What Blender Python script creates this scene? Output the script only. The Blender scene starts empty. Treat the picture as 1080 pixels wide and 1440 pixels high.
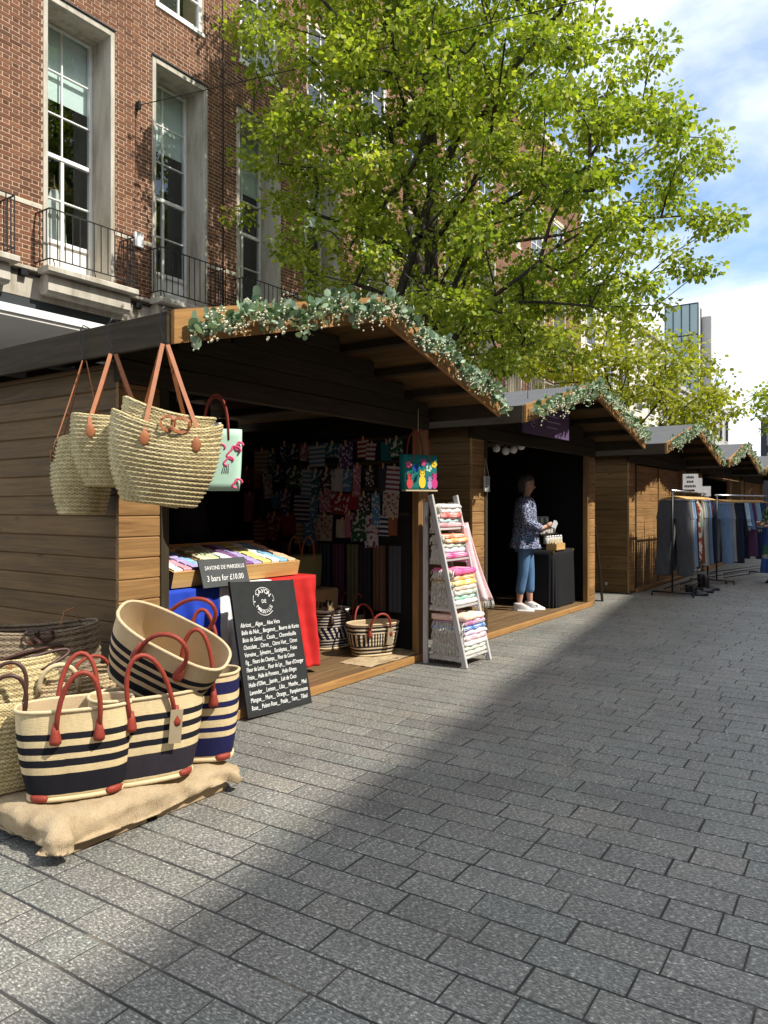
import bpy, bmesh, math, random
import numpy as np
from mathutils import Vector, Matrix, Euler, noise

random.seed(7)
rng = np.random.default_rng(7)
R = math.radians
scene = bpy.context.scene
col = scene.collection

# ------------------------------------------------------------------ camera
F, VH, CAMZ, YAW = 1053.0, 712.0, 1.4, R(34.73)
FWD = Vector((math.cos(YAW), math.sin(YAW), 0))
RGT = Vector((math.sin(YAW), -math.cos(YAW), 0))
CAM = Vector((0, 0, CAMZ))
cd = bpy.data.cameras.new('camera')
cam = bpy.data.objects.new('camera', cd)
col.objects.link(cam)
cam.location = CAM
cam.rotation_euler = (R(90), 0, YAW - R(90))
cd.sensor_fit = 'VERTICAL'
cd.sensor_height = 36.0
cd.lens = F / 1440.0 * 36.0
cd.shift_y = -(720.0 - VH) / 1440.0
cd.clip_start = 0.05
cd.clip_end = 2000
scene.camera = cam
scene.render.resolution_x = 768
scene.render.resolution_y = 1024

# ------------------------------------------------------------------ light
SUN_ELEV, SUN_OFF = R(49), R(10)          # the sun stands over the far side of the street
SUN_DIR = Vector((math.sin(SUN_OFF) * math.cos(SUN_ELEV), -math.cos(SUN_OFF) * math.cos(SUN_ELEV), math.sin(SUN_ELEV)))
world = bpy.data.worlds.new('World')
scene.world = world
world.use_nodes = True
wn, wl = world.node_tree.nodes, world.node_tree.links
wn.clear()
wo = wn.new('ShaderNodeOutputWorld')
bg = wn.new('ShaderNodeBackground'); bg.inputs[1].default_value = 0.148
sky = wn.new('ShaderNodeTexSky'); sky.sky_type = 'NISHITA'; sky.sun_disc = False
sky.sun_elevation = SUN_ELEV
sky.sun_rotation = math.atan2(SUN_DIR.x, SUN_DIR.y)
sky.altitude = 30; sky.air_density = 1.0; sky.dust_density = 0.3; sky.ozone_density = 2.0
tc = wn.new('ShaderNodeTexCoord')
sep = wn.new('ShaderNodeSeparateXYZ'); wl.new(tc.outputs['Generated'], sep.inputs[0])
zz = wn.new('ShaderNodeMath'); zz.operation = 'MAXIMUM'; zz.inputs[1].default_value = 0.0; wl.new(sep.outputs[2], zz.inputs[0])
za = wn.new('ShaderNodeMath'); za.operation = 'ADD'; za.inputs[1].default_value = 0.22; wl.new(zz.outputs[0], za.inputs[0])
dx = wn.new('ShaderNodeMath'); dx.operation = 'DIVIDE'; wl.new(sep.outputs[0], dx.inputs[0]); wl.new(za.outputs[0], dx.inputs[1])
dy = wn.new('ShaderNodeMath'); dy.operation = 'DIVIDE'; wl.new(sep.outputs[1], dy.inputs[0]); wl.new(za.outputs[0], dy.inputs[1])
cb = wn.new('ShaderNodeCombineXYZ'); wl.new(dx.outputs[0], cb.inputs[0]); wl.new(dy.outputs[0], cb.inputs[1])
cb.inputs[2].default_value = 3.1
cn = wn.new('ShaderNodeTexNoise'); cn.inputs['Scale'].default_value = 1.15; cn.inputs['Detail'].default_value = 9; cn.inputs['Roughness'].default_value = 0.56; cn.inputs['Distortion'].default_value = 0.35
wl.new(cb.outputs[0], cn.inputs['Vector'])
cr = wn.new('ShaderNodeValToRGB'); cr.color_ramp.elements[0].position = 0.40; cr.color_ramp.elements[1].position = 0.57
wl.new(cn.outputs[0], cr.inputs[0])
cn2 = wn.new('ShaderNodeTexNoise'); cn2.inputs['Scale'].default_value = 3.0; cn2.inputs['Detail'].default_value = 8
wl.new(cb.outputs[0], cn2.inputs['Vector'])
cr2 = wn.new('ShaderNodeValToRGB'); cr2.color_ramp.elements[0].position = 0.35; cr2.color_ramp.elements[1].position = 0.7
cr2.color_ramp.elements[0].color = (4.6, 4.9, 5.6, 1); cr2.color_ramp.elements[1].color = (7.2, 7.4, 7.7, 1)
wl.new(cn2.outputs[0], cr2.inputs[0])
mx = wn.new('ShaderNodeMix'); mx.data_type = 'RGBA'
wl.new(cr.outputs[0], mx.inputs[0]); wl.new(sky.outputs[0], mx.inputs[6]); wl.new(cr2.outputs[0], mx.inputs[7])
wl.new(mx.outputs[2], bg.inputs[0]); wl.new(bg.outputs[0], wo.inputs[0])

sl = bpy.data.lights.new('sun', 'SUN'); sl.energy = 4.1; sl.angle = R(0.53); sl.color = (1.0, 0.95, 0.87)
so = bpy.data.objects.new('sun', sl); col.objects.link(so)
so.location = (6, -10, 30)
so.rotation_euler = (-SUN_DIR).to_track_quat('-Z', 'Y').to_euler()
vs = scene.view_settings
vs.view_transform = 'Standard'; vs.look = 'None'; vs.exposure = 0.72; vs.gamma = 1.0
vs.use_curve_mapping = False

# ------------------------------------------------------------------ helpers
def ray(u, v): return FWD + RGT * ((u - 540) / F) + Vector((0, 0, (VH - v) / F))
def onY(u, v, Y): r = ray(u, v); return CAM + r * (Y / r.y)
def onX(u, v, X): r = ray(u, v); return CAM + r * (X / r.x)
def onZ(u, v, z): r = ray(u, v); return CAM + r * ((z - CAMZ) / r.z)
def atD(u, v, d): return CAM + ray(u, v) * d
def depth(p): return (Vector(p) - CAM).dot(FWD)
def V(*a): return Vector(a)

def tag(o, label=None, cat=None, group=None, kind=None):
    if label: o['label'] = label
    if cat: o['category'] = cat
    if group: o['group'] = group
    if kind: o['kind'] = kind
    return o
def wm(o):
    m = o.matrix_basis.copy()
    return wm(o.parent) @ m if o.parent else m
def link(name, data, parent=None, M=None):
    """M is a WORLD matrix; without it the object sits in its parent's frame"""
    o = bpy.data.objects.new(name, data)
    col.objects.link(o)
    if parent is not None: o.parent = parent
    if M is not None:
        o.matrix_basis = (wm(parent).inverted() @ M) if parent is not None else M
    return o
def root(name, label, cat, loc=(0, 0, 0), rot=(0, 0, 0), group=None):
    o = bpy.data.objects.new(name, None)
    col.objects.link(o)
    o.empty_display_size = 0.1
    o.location = loc; o.rotation_euler = rot
    return tag(o, label, cat, group)
def copy_tree(o, parent=None):
    c = o.copy(); col.objects.link(c)
    if parent is not None: c.parent = parent
    for ch in list(o.children): copy_tree(ch, c)
    return c

class MB:
    def __init__(s): s.v = []; s.f = []; s.sm = []
    def add(s, vs, fs, M=None, smooth=False):
        b = len(s.v)
        if M is not None: vs = [M @ Vector(p) for p in vs]
        s.v.extend([tuple(p) for p in vs]); s.f.extend([tuple(i + b for i in f) for f in fs]); s.sm.extend([smooth] * len(fs))
        return s
    def box(s, lo, hi, M=None, ch=0.0):
        (x0, y0, z0), (x1, y1, z1) = lo, hi
        if ch <= 0:
            vs = [(x0,y0,z0),(x1,y0,z0),(x1,y1,z0),(x0,y1,z0),(x0,y0,z1),(x1,y0,z1),(x1,y1,z1),(x0,y1,z1)]
            return s.add(vs, [(3,2,1,0),(4,5,6,7),(0,1,5,4),(1,2,6,5),(2,3,7,6),(3,0,4,7)], M)
        c = min(ch, (x1-x0)*.45, (y1-y0)*.45, (z1-z0)*.45)
        # chamfer the four long edges (along x) and pull the ends in
        prof = [(y0+c,z0),(y1-c,z0),(y1,z0+c),(y1,z1-c),(y1-c,z1),(y0+c,z1),(y0,z1-c),(y0,z0+c)]
        vs = [(x0, y, z) for y, z in prof] + [(x1, y, z) for y, z in prof]
        fs = [tuple(range(7, -1, -1)), tuple(range(8, 16))] + [(i, (i+1) % 8, 8+(i+1) % 8, 8+i) for i in range(8)]
        return s.add(vs, fs, M)
    def tube(s, pts, r, n=6, caps=True, smooth=True):
        pts = [Vector(p) for p in pts]
        rs = r if isinstance(r, (list, tuple)) else [r] * len(pts)
        b = len(s.v); ref = None
        for i, p in enumerate(pts):
            t = (pts[min(i+1, len(pts)-1)] - pts[max(i-1, 0)])
            if t.length < 1e-9: t = Vector((0, 0, 1))
            t.normalize()
            if ref is None:
                ref = Vector((0, 0, 1)) if abs(t.z) < .9 else Vector((1, 0, 0))
            a = ref - t * ref.dot(t)
            if a.length < 1e-6: a = t.orthogonal()
            a.normalize(); ref = a; c = t.cross(a)
            for k in range(n):
                an = 2 * math.pi * k / n
                s.v.append(tuple(p + (a * math.cos(an) + c * math.sin(an)) * rs[i]))
        m = len(pts)
        for i in range(m - 1):
            for k in range(n):
                k2 = (k + 1) % n
                s.f.append((b+i*n+k, b+i*n+k2, b+(i+1)*n+k2, b+(i+1)*n+k)); s.sm.append(smooth)
        if caps:
            s.f.append(tuple(b + k for k in range(n-1, -1, -1))); s.sm.append(False)
            s.f.append(tuple(b + (m-1)*n + k for k in range(n))); s.sm.append(False)
        return s
    def ribbon(s, pts, w, th, side):
        """flat strap of width w along the vector side"""
        pts = [Vector(p) for p in pts]; side = Vector(side).normalized(); b = len(s.v)
        for i, p in enumerate(pts):
            t = (pts[min(i+1, len(pts)-1)] - pts[max(i-1, 0)]).normalized()
            sd = (side - t * side.dot(t)).normalized(); nn = t.cross(sd)
            for a, c in ((-1,-1),(1,-1),(1,1),(-1,1)):
                s.v.append(tuple(p + sd * (a*w/2) + nn * (c*th/2)))
        for i in range(len(pts)-1):
            for k in range(4):
                k2 = (k+1) % 4
                s.f.append((b+i*4+k, b+i*4+k2, b+i*4+4+k2, b+i*4+4+k)); s.sm.append(False)
        s.f.append((b+3,b+2,b+1,b)); s.f.append(tuple(b+(len(pts)-1)*4+k for k in range(4))); s.sm += [False, False]
        return s
    def lathe(s, prof, n=16, M=None, smooth=True, ex=1.0, ey=1.0):
        """prof: list of (r, z)"""
        vs = []; fs = []
        for r, z in prof:
            for k in range(n):
                a = 2*math.pi*k/n
                vs.append((r*ex*math.cos(a), r*ey*math.sin(a), z))
        for i in range(len(prof)-1):
            for k in range(n):
                k2 = (k+1) % n
                fs.append((i*n+k, i*n+k2, (i+1)*n+k2, (i+1)*n+k))
        if prof[0][0] > 1e-6: fs.append(tuple(range(n-1, -1, -1)))
        if prof[-1][0] > 1e-6: fs.append(tuple((len(prof)-1)*n+k for k in range(n)))
        return s.add(vs, fs, M, smooth)
    def grid(s, fn, nu, nv, smooth=True, closed=False):
        b = len(s.v)
        for j in range(nv+1):
            for i in range(nu if closed else nu+1):
                s.v.append(tuple(fn(i/nu, j/nv)))
        w = nu if closed else nu+1
        for j in range(nv):
            for i in range(nu):
                i2 = (i+1) % w
                s.f.append((b+j*w+i, b+j*w+i2, b+(j+1)*w+i2, b+(j+1)*w+i)); s.sm.append(smooth)
        return s
    def mesh(s, name, m=None):
        me = bpy.data.meshes.new(name)
        me.from_pydata(s.v, [], s.f)
        if any(s.sm): me.polygons.foreach_set('use_smooth', s.sm)
        if m is not None: me.materials.append(m)
        me.update()
        return me
    def build(s, name, m, parent=None, M=None):
        return link(name, s.mesh(name, m), parent, M)

_beam = {}
def beam_mesh(L, w, h, m, ch):
    k = (round(L, 3), round(w, 3), round(h, 3), m.name, round(ch, 4))
    if k not in _beam:
        _beam[k] = MB().box((-L/2, -w/2, -h/2), (L/2, w/2, h/2), None, ch).mesh('beam', m)
    return _beam[k]
def frame_of(a, b, up=(0, 0, 1)):
    a, b = Vector(a), Vector(b)
    x = (b - a); L = x.length; x.normalize()
    z = Vector(up) - x * Vector(up).dot(x)
    if z.length < 1e-5: z = x.orthogonal()
    z.normalize(); y = z.cross(x)
    M = Matrix(((x.x, y.x, z.x, 0), (x.y, y.y, z.y, 0), (x.z, y.z, z.z, 0), (0, 0, 0, 1)))
    M.translation = (a + b) / 2
    return M, L
def beam(name, a, b, w, h, m, parent=None, up=(0, 0, 1), ch=0.004):
    """bar from a to b; h along up, w across"""
    M, L = frame_of(a, b, up)
    return link(name, beam_mesh(L, w, h, m, ch), parent, M)
def boxo(name, lo, hi, m, parent=None, ch=0.004):
    """axis-aligned box as an object of its own, long side along local x"""
    lo, hi = Vector(lo), Vector(hi); c = (lo+hi)/2; d = hi-lo
    if d.x >= d.y and d.x >= d.z: a, b, up, w, h = V(lo.x,c.y,c.z), V(hi.x,c.y,c.z), (0,0,1), d.y, d.z
    elif d.y >= d.z: a, b, up, w, h = V(c.x,lo.y,c.z), V(c.x,hi.y,c.z), (0,0,1), d.x, d.z
    else: a, b, up, w, h = V(c.x,c.y,lo.z), V(c.x,c.y,hi.z), (0,1,0), d.x, d.y
    return beam(name, a, b, w, h, m, parent, up, ch)

# things whose modifiers or text get turned into plain meshes at the very end
bake_queue = []
def text(body, size, M, m, parent, name='lettering', extrude=0.0008, align='LEFT', shear=0.0, width=None):
    cu = bpy.data.curves.new(name, 'FONT')
    cu.body = body; cu.size = size; cu.align_x = align; cu.align_y = 'CENTER'; cu.extrude = extrude; cu.shear = shear
    cu.resolution_u = 2
    cu.materials.append(m)
    o = link(name, cu, parent, M)
    bake_queue.append((o, width))
    return o

# ------------------------------------------------------------------ materials
class NT:
    def __init__(s, name):
        s.m = bpy.data.materials.new(name); s.m.use_nodes = True
        s.n = s.m.node_tree.nodes; s.l = s.m.node_tree.links
        s.p = s.n['Principled BSDF']; s.out = s.n['Material Output']
    def node(s, t, **kw):
        n = s.n.new(t)
        for k, v in kw.items(): setattr(n, k, v)
        return n
    def val(s, x):
        return x
    def put(s, sock, x):
        if hasattr(x, 'is_output') or isinstance(x, bpy.types.NodeSocket): s.l.new(x, sock)
        elif isinstance(x, (tuple, list)) and len(x) == 3 and sock.type == 'RGBA': sock.default_value = (*x, 1)
        else: sock.default_value = x
    def math(s, op, a, b=0.0, c=0.0):
        n = s.node('ShaderNodeMath', operation=op)
        s.put(n.inputs[0], a); s.put(n.inputs[1], b); s.put(n.inputs[2], c)
        return n.outputs[0]
    def vmath(s, op, a, b=(0, 0, 0)):
        n = s.node('ShaderNodeVectorMath', operation=op)
        s.put(n.inputs[0], a); s.put(n.inputs[1], b)
        return n.outputs[0]
    def noise(s, vec, scale, detail=4, rough=0.55, dist=0.0):
        n = s.node('ShaderNodeTexNoise')
        if vec is not None: s.l.new(vec, n.inputs['Vector'])
        n.inputs['Scale'].default_value = scale; n.inputs['Detail'].default_value = detail
        n.inputs['Roughness'].default_value = rough; n.inputs['Distortion'].default_value = dist
        return n.outputs[0]
    def ramp(s, fac, stops, interp='LINEAR'):
        n = s.node('ShaderNodeValToRGB'); cr = n.color_ramp; cr.interpolation = interp
        while len(cr.elements) < len(stops): cr.elements.new(0.5)
        for e, (p, c) in zip(cr.elements, stops):
            e.position = p; e.color = (*c, 1) if len(c) == 3 else c
        s.l.new(fac, n.inputs[0])
        return n.outputs[0]
    def mix(s, f, a, b, mode='MIX'):
        n = s.node('ShaderNodeMix', data_type='RGBA', blend_type=mode)
        s.put(n.inputs[0], f); s.put(n.inputs[6], a); s.put(n.inputs[7], b)
        return n.outputs[2]
    def obj(s): return s.node('ShaderNodeTexCoord').outputs['Object']
    def pos(s): return s.node('ShaderNodeNewGeometry').outputs['Position']
    def rnd(s): return s.node('ShaderNodeObjectInfo').outputs['Random']
    def attr(s, name): return s.node('ShaderNodeAttribute', attribute_name=name).outputs['Fac']
    def mapping(s, vec, scale=(1, 1, 1), loc=(0, 0, 0)):
        n = s.node('ShaderNodeMapping'); s.l.new(vec, n.inputs[0])
        n.inputs['Scale'].default_value = scale; s.put(n.inputs['Location'], loc)
        return n.outputs[0]
    def sep(s, vec):
        n = s.node('ShaderNodeSeparateXYZ'); s.l.new(vec, n.inputs[0]); return n.outputs
    def comb(s, x, y, z):
        n = s.node('ShaderNodeCombineXYZ')
        s.put(n.inputs[0], x); s.put(n.inputs[1], y); s.put(n.inputs[2], z); return n.outputs[0]
    def bump(s, h, strength=0.3, dist=0.01):
        n = s.node('ShaderNodeBump'); n.inputs['Strength'].default_value = strength; n.inputs['Distance'].default_value = dist
        s.l.new(h, n.inputs['Height']); s.l.new(n.outputs[0], s.p.inputs['Normal'])
    def fin(s, color, rough=0.6, spec=0.3, metal=0.0):
        s.put(s.p.inputs['Base Color'], color); s.put(s.p.inputs['Roughness'], rough)
        s.p.inputs['Specular IOR Level'].default_value = spec; s.p.inputs['Metallic'].default_value = metal
        return s.m
    def scale_by(s, colr, fac):
        """colour times a scalar"""
        return s.mix(1.0, colr, s.comb_grey(fac), 'MULTIPLY')
    def comb_grey(s, f):
        n = s.node('ShaderNodeCombineColor'); [s.l.new(f, n.inputs[i]) for i in range(3)]; return n.outputs[0]

def plain(name, c, rough=0.6, spec=0.3, scale=6.0, amt=0.18, rand=0.0, bump=0.0, bscale=80.0, metal=0.0):
    t = NT(name); o = t.obj()
    f = t.math('MULTIPLY_ADD', t.noise(o, scale, 5, .6), 2*amt, 1 - amt)
    if rand: f = t.math('MULTIPLY', f, t.math('MULTIPLY_ADD', t.rnd(), 2*rand, 1 - rand))
    if bump: t.bump(t.noise(o, bscale, 4, .6), bump, 0.006)
    return t.fin(t.scale_by(c, f), rough, spec, metal)

def wood(name, dark, light, rand=0.16, rough=0.62, sc=1.0):
    t = NT(name); o = t.obj(); r = t.rnd()
    off = t.comb(t.math('MULTIPLY', r, 37.0), t.math('MULTIPLY', r, 11.0), t.math('MULTIPLY', r, 23.0))
    q = t.vmath('ADD', o, off)
    a = t.mapping(q, (0.9*sc, 17*sc, 17*sc))
    g = t.noise(a, 2.2, 7, .62, 0.9)
    b = t.mapping(q, (0.5*sc, 60*sc, 60*sc)); fine = t.noise(b, 2.0, 4, .6)
    big = t.noise(q, 1.6, 3, .5)
    mixf = t.math('ADD', t.math('MULTIPLY', g, 0.62), t.math('ADD', t.math('MULTIPLY', fine, 0.22), t.math('MULTIPLY', big, 0.2)))
    c = t.ramp(mixf, [(0.30, dark), (0.55, [(x*.55+y*.45) for x, y in zip(light, dark)]), (0.74, light)])
    # knots
    vn = t.node('ShaderNodeTexVoronoi'); t.l.new(t.mapping(q, (2.6*sc, 7*sc, 7*sc)), vn.inputs['Vector']); vn.inputs['Scale'].default_value = 1.0
    kn = t.ramp(vn.outputs['Distance'], [(0.0, (0.25, .22, .2)), (0.07, (0.45, .42, .4)), (0.13, (1, 1, 1))])
    c = t.mix(0.8, c, kn, 'MULTIPLY')
    c = t.scale_by(c, t.math('MULTIPLY_ADD', r, 2*rand, 1 - rand))
    t.bump(t.math('ADD', g, t.math('MULTIPLY', fine, .6)), 0.25, 0.004)
    return t.fin(c, rough, 0.25)

M = {}
M['wood'] = wood('stained_pine', (0.105, 0.050, 0.017), (0.43, 0.245, 0.092))
M['wood_side'] = wood('darker_pine', (0.050, 0.027, 0.009), (0.188, 0.107, 0.035))  # same pine grain in a darker tone
M['wood_dark'] = wood('dark_stained_timber', (0.020, 0.015, 0.008), (0.066, 0.049, 0.027), 0.16, 0.85)
M['wood_fascia'] = wood('honey_fascia_timber', (0.19, 0.088, 0.028), (0.47, 0.26, 0.088))
M['wood_floor'] = wood('worn_floor_timber', (0.075, 0.042, 0.018), (0.22, 0.14, 0.066))
M['wood_pale'] = wood('pale_crate_timber', (0.38, 0.20, 0.06), (0.74, 0.47, 0.18))
M['wood_grey'] = wood('greyed_white_timber', (0.30, 0.29, 0.27), (0.62, 0.61, 0.58), 0.08)
M['pallet'] = wood('pallet_timber', (0.16, 0.11, 0.06), (0.42, 0.31, 0.18))
M['felt'] = plain('roofing_felt', (0.115, 0.118, 0.125), 0.9, 0.2, 3, .2, 0, .5, 300)
M['steel'] = plain('black_steel', (0.012, 0.012, 0.014), 0.4, 0.4, 20, .2)
M['iron'] = plain('black_iron_railing', (0.015, 0.015, 0.017), 0.5, 0.4, 20, .3)
M['white_paint'] = plain('white_window_paint', (0.80, 0.79, 0.75), 0.45, 0.4, 5, .05)
M['white'] = plain('white_plastic', (0.8, 0.8, 0.78), 0.4, 0.4, 5, .04)
M['chrome'] = plain('chromed_tube', (0.6, 0.6, 0.62), 0.25, 0.5, 5, .05, metal=1.0)
M['leather'] = plain('tan_leather', (0.33, 0.12, 0.045), 0.55, 0.35, 22, .3, .08, .2, 200)
M['leather_red'] = plain('red_leather', (0.25, 0.034, 0.017), 0.6, 0.4, 22, .28, .06, .2, 200)
M['leather_dark'] = plain('dark_brown_leather', (0.055, 0.022, 0.016), 0.45, 0.4, 22, .3, 0, .2, 200)
M['rope'] = plain('pale_rope', (0.55, 0.46, 0.30), 0.9, 0.1, 60, .25)
# ------------------------------------------------------------------ stone, brick and ground materials
def granite(name, base):
    t = NT(name); p = t.pos(); r = t.rnd(); tint = t.math('FRACT', t.math('ADD', r, t.attr('tint')))
    off = t.comb(t.math('MULTIPLY', tint, 31.0), t.math('MULTIPLY', tint, 17.0), 0.0)
    q = t.vmath('ADD', p, off)
    fl = t.noise(t.mapping(q, (150, 66, 60)), 1.0, 4, .7)
    fl2 = t.noise(t.mapping(q, (60, 38, 40)), 1.0, 2, .6)
    big = t.noise(p, 1.3, 4, .6); mid = t.noise(q, 9.0, 4, .6)
    c = t.ramp(tint, [(0.0, [x*.85 for x in base]), (0.3, [x*.97 for x in base]), (0.55, (base[0]*1.03, base[1]*1.03, base[2]*1.0)), (0.7, (base[0]*.90, base[1]*.95, base[2]*.94)), (0.9, [x*1.06 for x in base]), (1.0, (base[0]*1.10, base[1]*1.05, base[2]*1.0))])
    sp = t.ramp(fl, [(0.34, (0.42, .43, .43)), (0.50, (.90, .91, .91)), (0.58, (1.45, 1.45, 1.42)), (0.68, (3.6, 3.6, 3.4))])
    c = t.mix(1.0, c, sp, 'MULTIPLY')
    c = t.mix(0.75, c, t.ramp(fl2, [(0.36, (.7, .7, .7)), (.55, (1, 1, 1)), (.72, (1.55, 1.55, 1.5))]), 'MULTIPLY')
    c = t.scale_by(c, t.math('MULTIPLY_ADD', big, .9, .55))
    c = t.scale_by(c, t.math('MULTIPLY_ADD', mid, .4, .8))
    # scuffs, old chewing gum and drips
    vn = t.node('ShaderNodeTexVoronoi'); t.l.new(p, vn.inputs['Vector']); vn.inputs['Scale'].default_value = 3.1
    gum = t.ramp(vn.outputs['Distance'], [(0.0, (.55, .55, .55)), (0.045, (.62, .62, .62)), (0.06, (1, 1, 1))])
    c = t.mix(0.7, c, gum, 'MULTIPLY')
    t.bump(t.math('ADD', fl, t.math('MULTIPLY', mid, .8)), 0.35, 0.003)
    return t.fin(c, t.math('MULTIPLY_ADD', fl2, .3, .42), 0.4)
M['granite'] = granite('grey_granite_paving', (0.186, 0.178, 0.158))
t = NT('sandy_joint_mortar'); p = t.pos()
M['joint'] = t.fin(t.ramp(t.noise(p, 2.2, 5, .65), [(0.38, (0.042, 0.042, 0.041)), (0.58, (0.066, 0.060, 0.053)), (0.70, (0.19, 0.165, 0.12))]), 0.95, 0.1)
t = NT('distant_paving'); p = t.pos()
bt = t.node('ShaderNodeTexBrick'); bt.offset = 0.43
t.l.new(t.mapping(t.comb(t.sep(p)[1], t.sep(p)[0], 0.0), (1, 1, 1)), bt.inputs['Vector'])
for k, vv in (('Scale', 1.0), ('Mortar Size', .005), ('Brick Width', .29), ('Row Height', .155)): bt.inputs[k].default_value = vv
bt.inputs['Color1'].default_value = (.13, .133, .135, 1); bt.inputs['Color2'].default_value = (.19, .19, .188, 1); bt.inputs['Mortar'].default_value = (.06, .055, .05, 1)
M['far_paving'] = t.fin(t.scale_by(bt.outputs[0], t.math('MULTIPLY_ADD', t.noise(p, 60, 4, .6), .8, .6)), .6, .35)

def brickmat():
    t = NT('red_brown_brick'); p = t.pos(); tint = t.math('FRACT', t.math('ADD', t.rnd(), t.attr('tint')))
    c = t.ramp(tint, [(0.0, (0.10, 0.043, 0.025)), (0.2, (0.155, 0.066, 0.036)), (0.45, (0.19, 0.081, 0.043)), (0.6, (0.13, 0.058, 0.034)), (0.8, (0.22, 0.098, 0.052)), (1.0, (0.12, 0.058, 0.036))])
    c = t.scale_by(c, t.math('MULTIPLY_ADD', t.noise(p, 34, 5, .65), .9, .55))
    c = t.scale_by(c, t.math('MULTIPLY_ADD', t.noise(p, .5, 4, .6), .6, .72))
    t.bump(t.noise(p, 120, 4, .6), .3, .003)
    return t.fin(c, .85, .15)
M['brick'] = brickmat()
M['mortar'] = plain('pale_lime_mortar', (0.62, 0.50, 0.36), .95, .1, 4, .25)
t = NT('portland_stone'); p = t.pos()
st = t.noise(t.mapping(p, (2.5, 2.5, .5)), 1.6, 6, .65); s2 = t.noise(p, 24, 4, .6)
c = t.ramp(st, [(0.32, (0.30, 0.27, 0.20)), (0.5, (0.47, 0.43, 0.35)), (0.66, (0.56, 0.52, 0.44))])
M['stone'] = t.fin(t.scale_by(c, t.math('MULTIPLY_ADD', s2, .3, .85)), .8, .2)
t = NT('window_glass')
gl = t.node('ShaderNodeBsdfGlossy'); gl.inputs['Roughness'].default_value = .02; gl.inputs['Color'].default_value = (.9, .95, .95, 1)
tr = t.node('ShaderNodeBsdfTransparent'); tr.inputs[0].default_value = (.78, .84, .82, 1)
lw = t.node('ShaderNodeLayerWeight'); lw.inputs[0].default_value = .5
fz = t.math('POWER', lw.outputs['Facing'], 3.0)
ms = t.node('ShaderNodeMixShader'); t.l.new(t.math('MULTIPLY_ADD', fz, .7, .10), ms.inputs[0]); t.l.new(tr.outputs[0], ms.inputs[1]); t.l.new(gl.outputs[0], ms.inputs[2])
t.l.new(ms.outputs[0], t.out.inputs[0]); M['glass'] = t.m
M['blind'] = plain('pale_roller_blind', (0.84, 0.92, 0.89), .8, .1, 2, .05)
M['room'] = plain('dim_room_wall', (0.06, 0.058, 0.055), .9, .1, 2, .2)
M['dark_metal'] = plain('charcoal_fascia_metal', (0.035, 0.042, 0.046), .5, .4, 3, .15)
M['soffit'] = plain('grey_soffit_panel', (0.74, 0.71, 0.65), .7, .2, 2, .06)
M['render'] = plain('cream_render', (0.62, 0.58, 0.50), .85, .15, 1.2, .12)
M['concrete'] = plain('pale_concrete', (0.45, 0.44, 0.42), .85, .15, 1.2, .15)

# ------------------------------------------------------------------ ground
g = MB(); g.add([(-300,-300,-.03),(500,-300,-.03),(500,500,-.03),(-300,500,-.03)], [(0,1,2,3)])
tag(g.build('ground', M['far_paving']), kind='structure')
PX0, PX1, PY0, PY1 = -1.2, 30.0, -4.6, 5.6
g = MB(); g.add([(PX0-.05,PY0-.05,-.0030),(PX1,PY0-.05,-.0030),(PX1,PY1,-.0030),(PX0-.05,PY1,-.0030)], [(0,1,2,3)])
pave = tag(g.build('pavement', M['joint']), kind='structure')
lens = [.17, .19, .21, .235, .26, .285, .31, .335, .36, .40, .44]
CW, JT = 0.1480, 0.0062
stones = []
pr = random.Random(3); rot = R(1.8)
ca, sa = math.cos(rot), math.sin(rot)
k = 0; x = PX0
while x < PX1 - .2:
    y = PY0 - pr.random() * .4
    while y < PY1 - .1:
        L = pr.choice(lens); cy = y + L/2
        # a course runs across the street, turned a little off square
        stones.append((x + CW/2 - math.tan(rot)*(cy - 1.0), cy, L, abs(pr.gauss(0, .0007))))
        y += L + (JT if pr.random() < .7 else JT*1.5)
    x += CW + .0112
def stone_mesh(L, name='paving_stone'):
    w, l, c, b = CW/2 - JT*.0, L/2, .002, -.02
    j = pr.uniform
    top = [(-w+c+j(0,.002), -l+c+j(0,.002), 0), (w-c-j(0,.002), -l+c+j(0,.002), 0), (w-c-j(0,.002), l-c-j(0,.002), 0), (-w+c+j(0,.002), l-c-j(0,.002), 0)]
    mid = [(-w, -l, -c), (w, -l, -c), (w, l, -c), (-w, l, -c)]
    bot = [(q[0], q[1], b) for q in mid]
    fs = [(0,1,2,3)] + [(4+i, 4+(i+1)%4, (i+1)%4, i) for i in range(4)] + [(8+i, 8+(i+1)%4, 4+(i+1)%4, 4+i) for i in range(4)]
    return top + mid + bot, fs
def seen(x, y):
    p = Vector((x, y, 0)) - CAM; d = p.dot(FWD)
    if d < .3: return None
    u = 540 + F*p.dot(RGT)/d; v = VH + F*CAMZ/d
    return (u, v, d) if -30 < u < 1110 and v < 1465 and v > 700 else None
PAL = (1.70, 2.62, 2.74, 4.4)
score = []
for i, (x, y, L, dz) in enumerate(stones):
    s_ = seen(x, y)
    hid = (y > 3.66 and x > 2.6) or (PAL[0] < x < PAL[1] and y > PAL[2])
    score.append(0 if (s_ is None or hid) else L / s_[2]**3)
big = set(sorted(range(len(stones)), key=lambda i: -score[i])[:300])
smesh = {}
rest = MB(); tints = []
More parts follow.
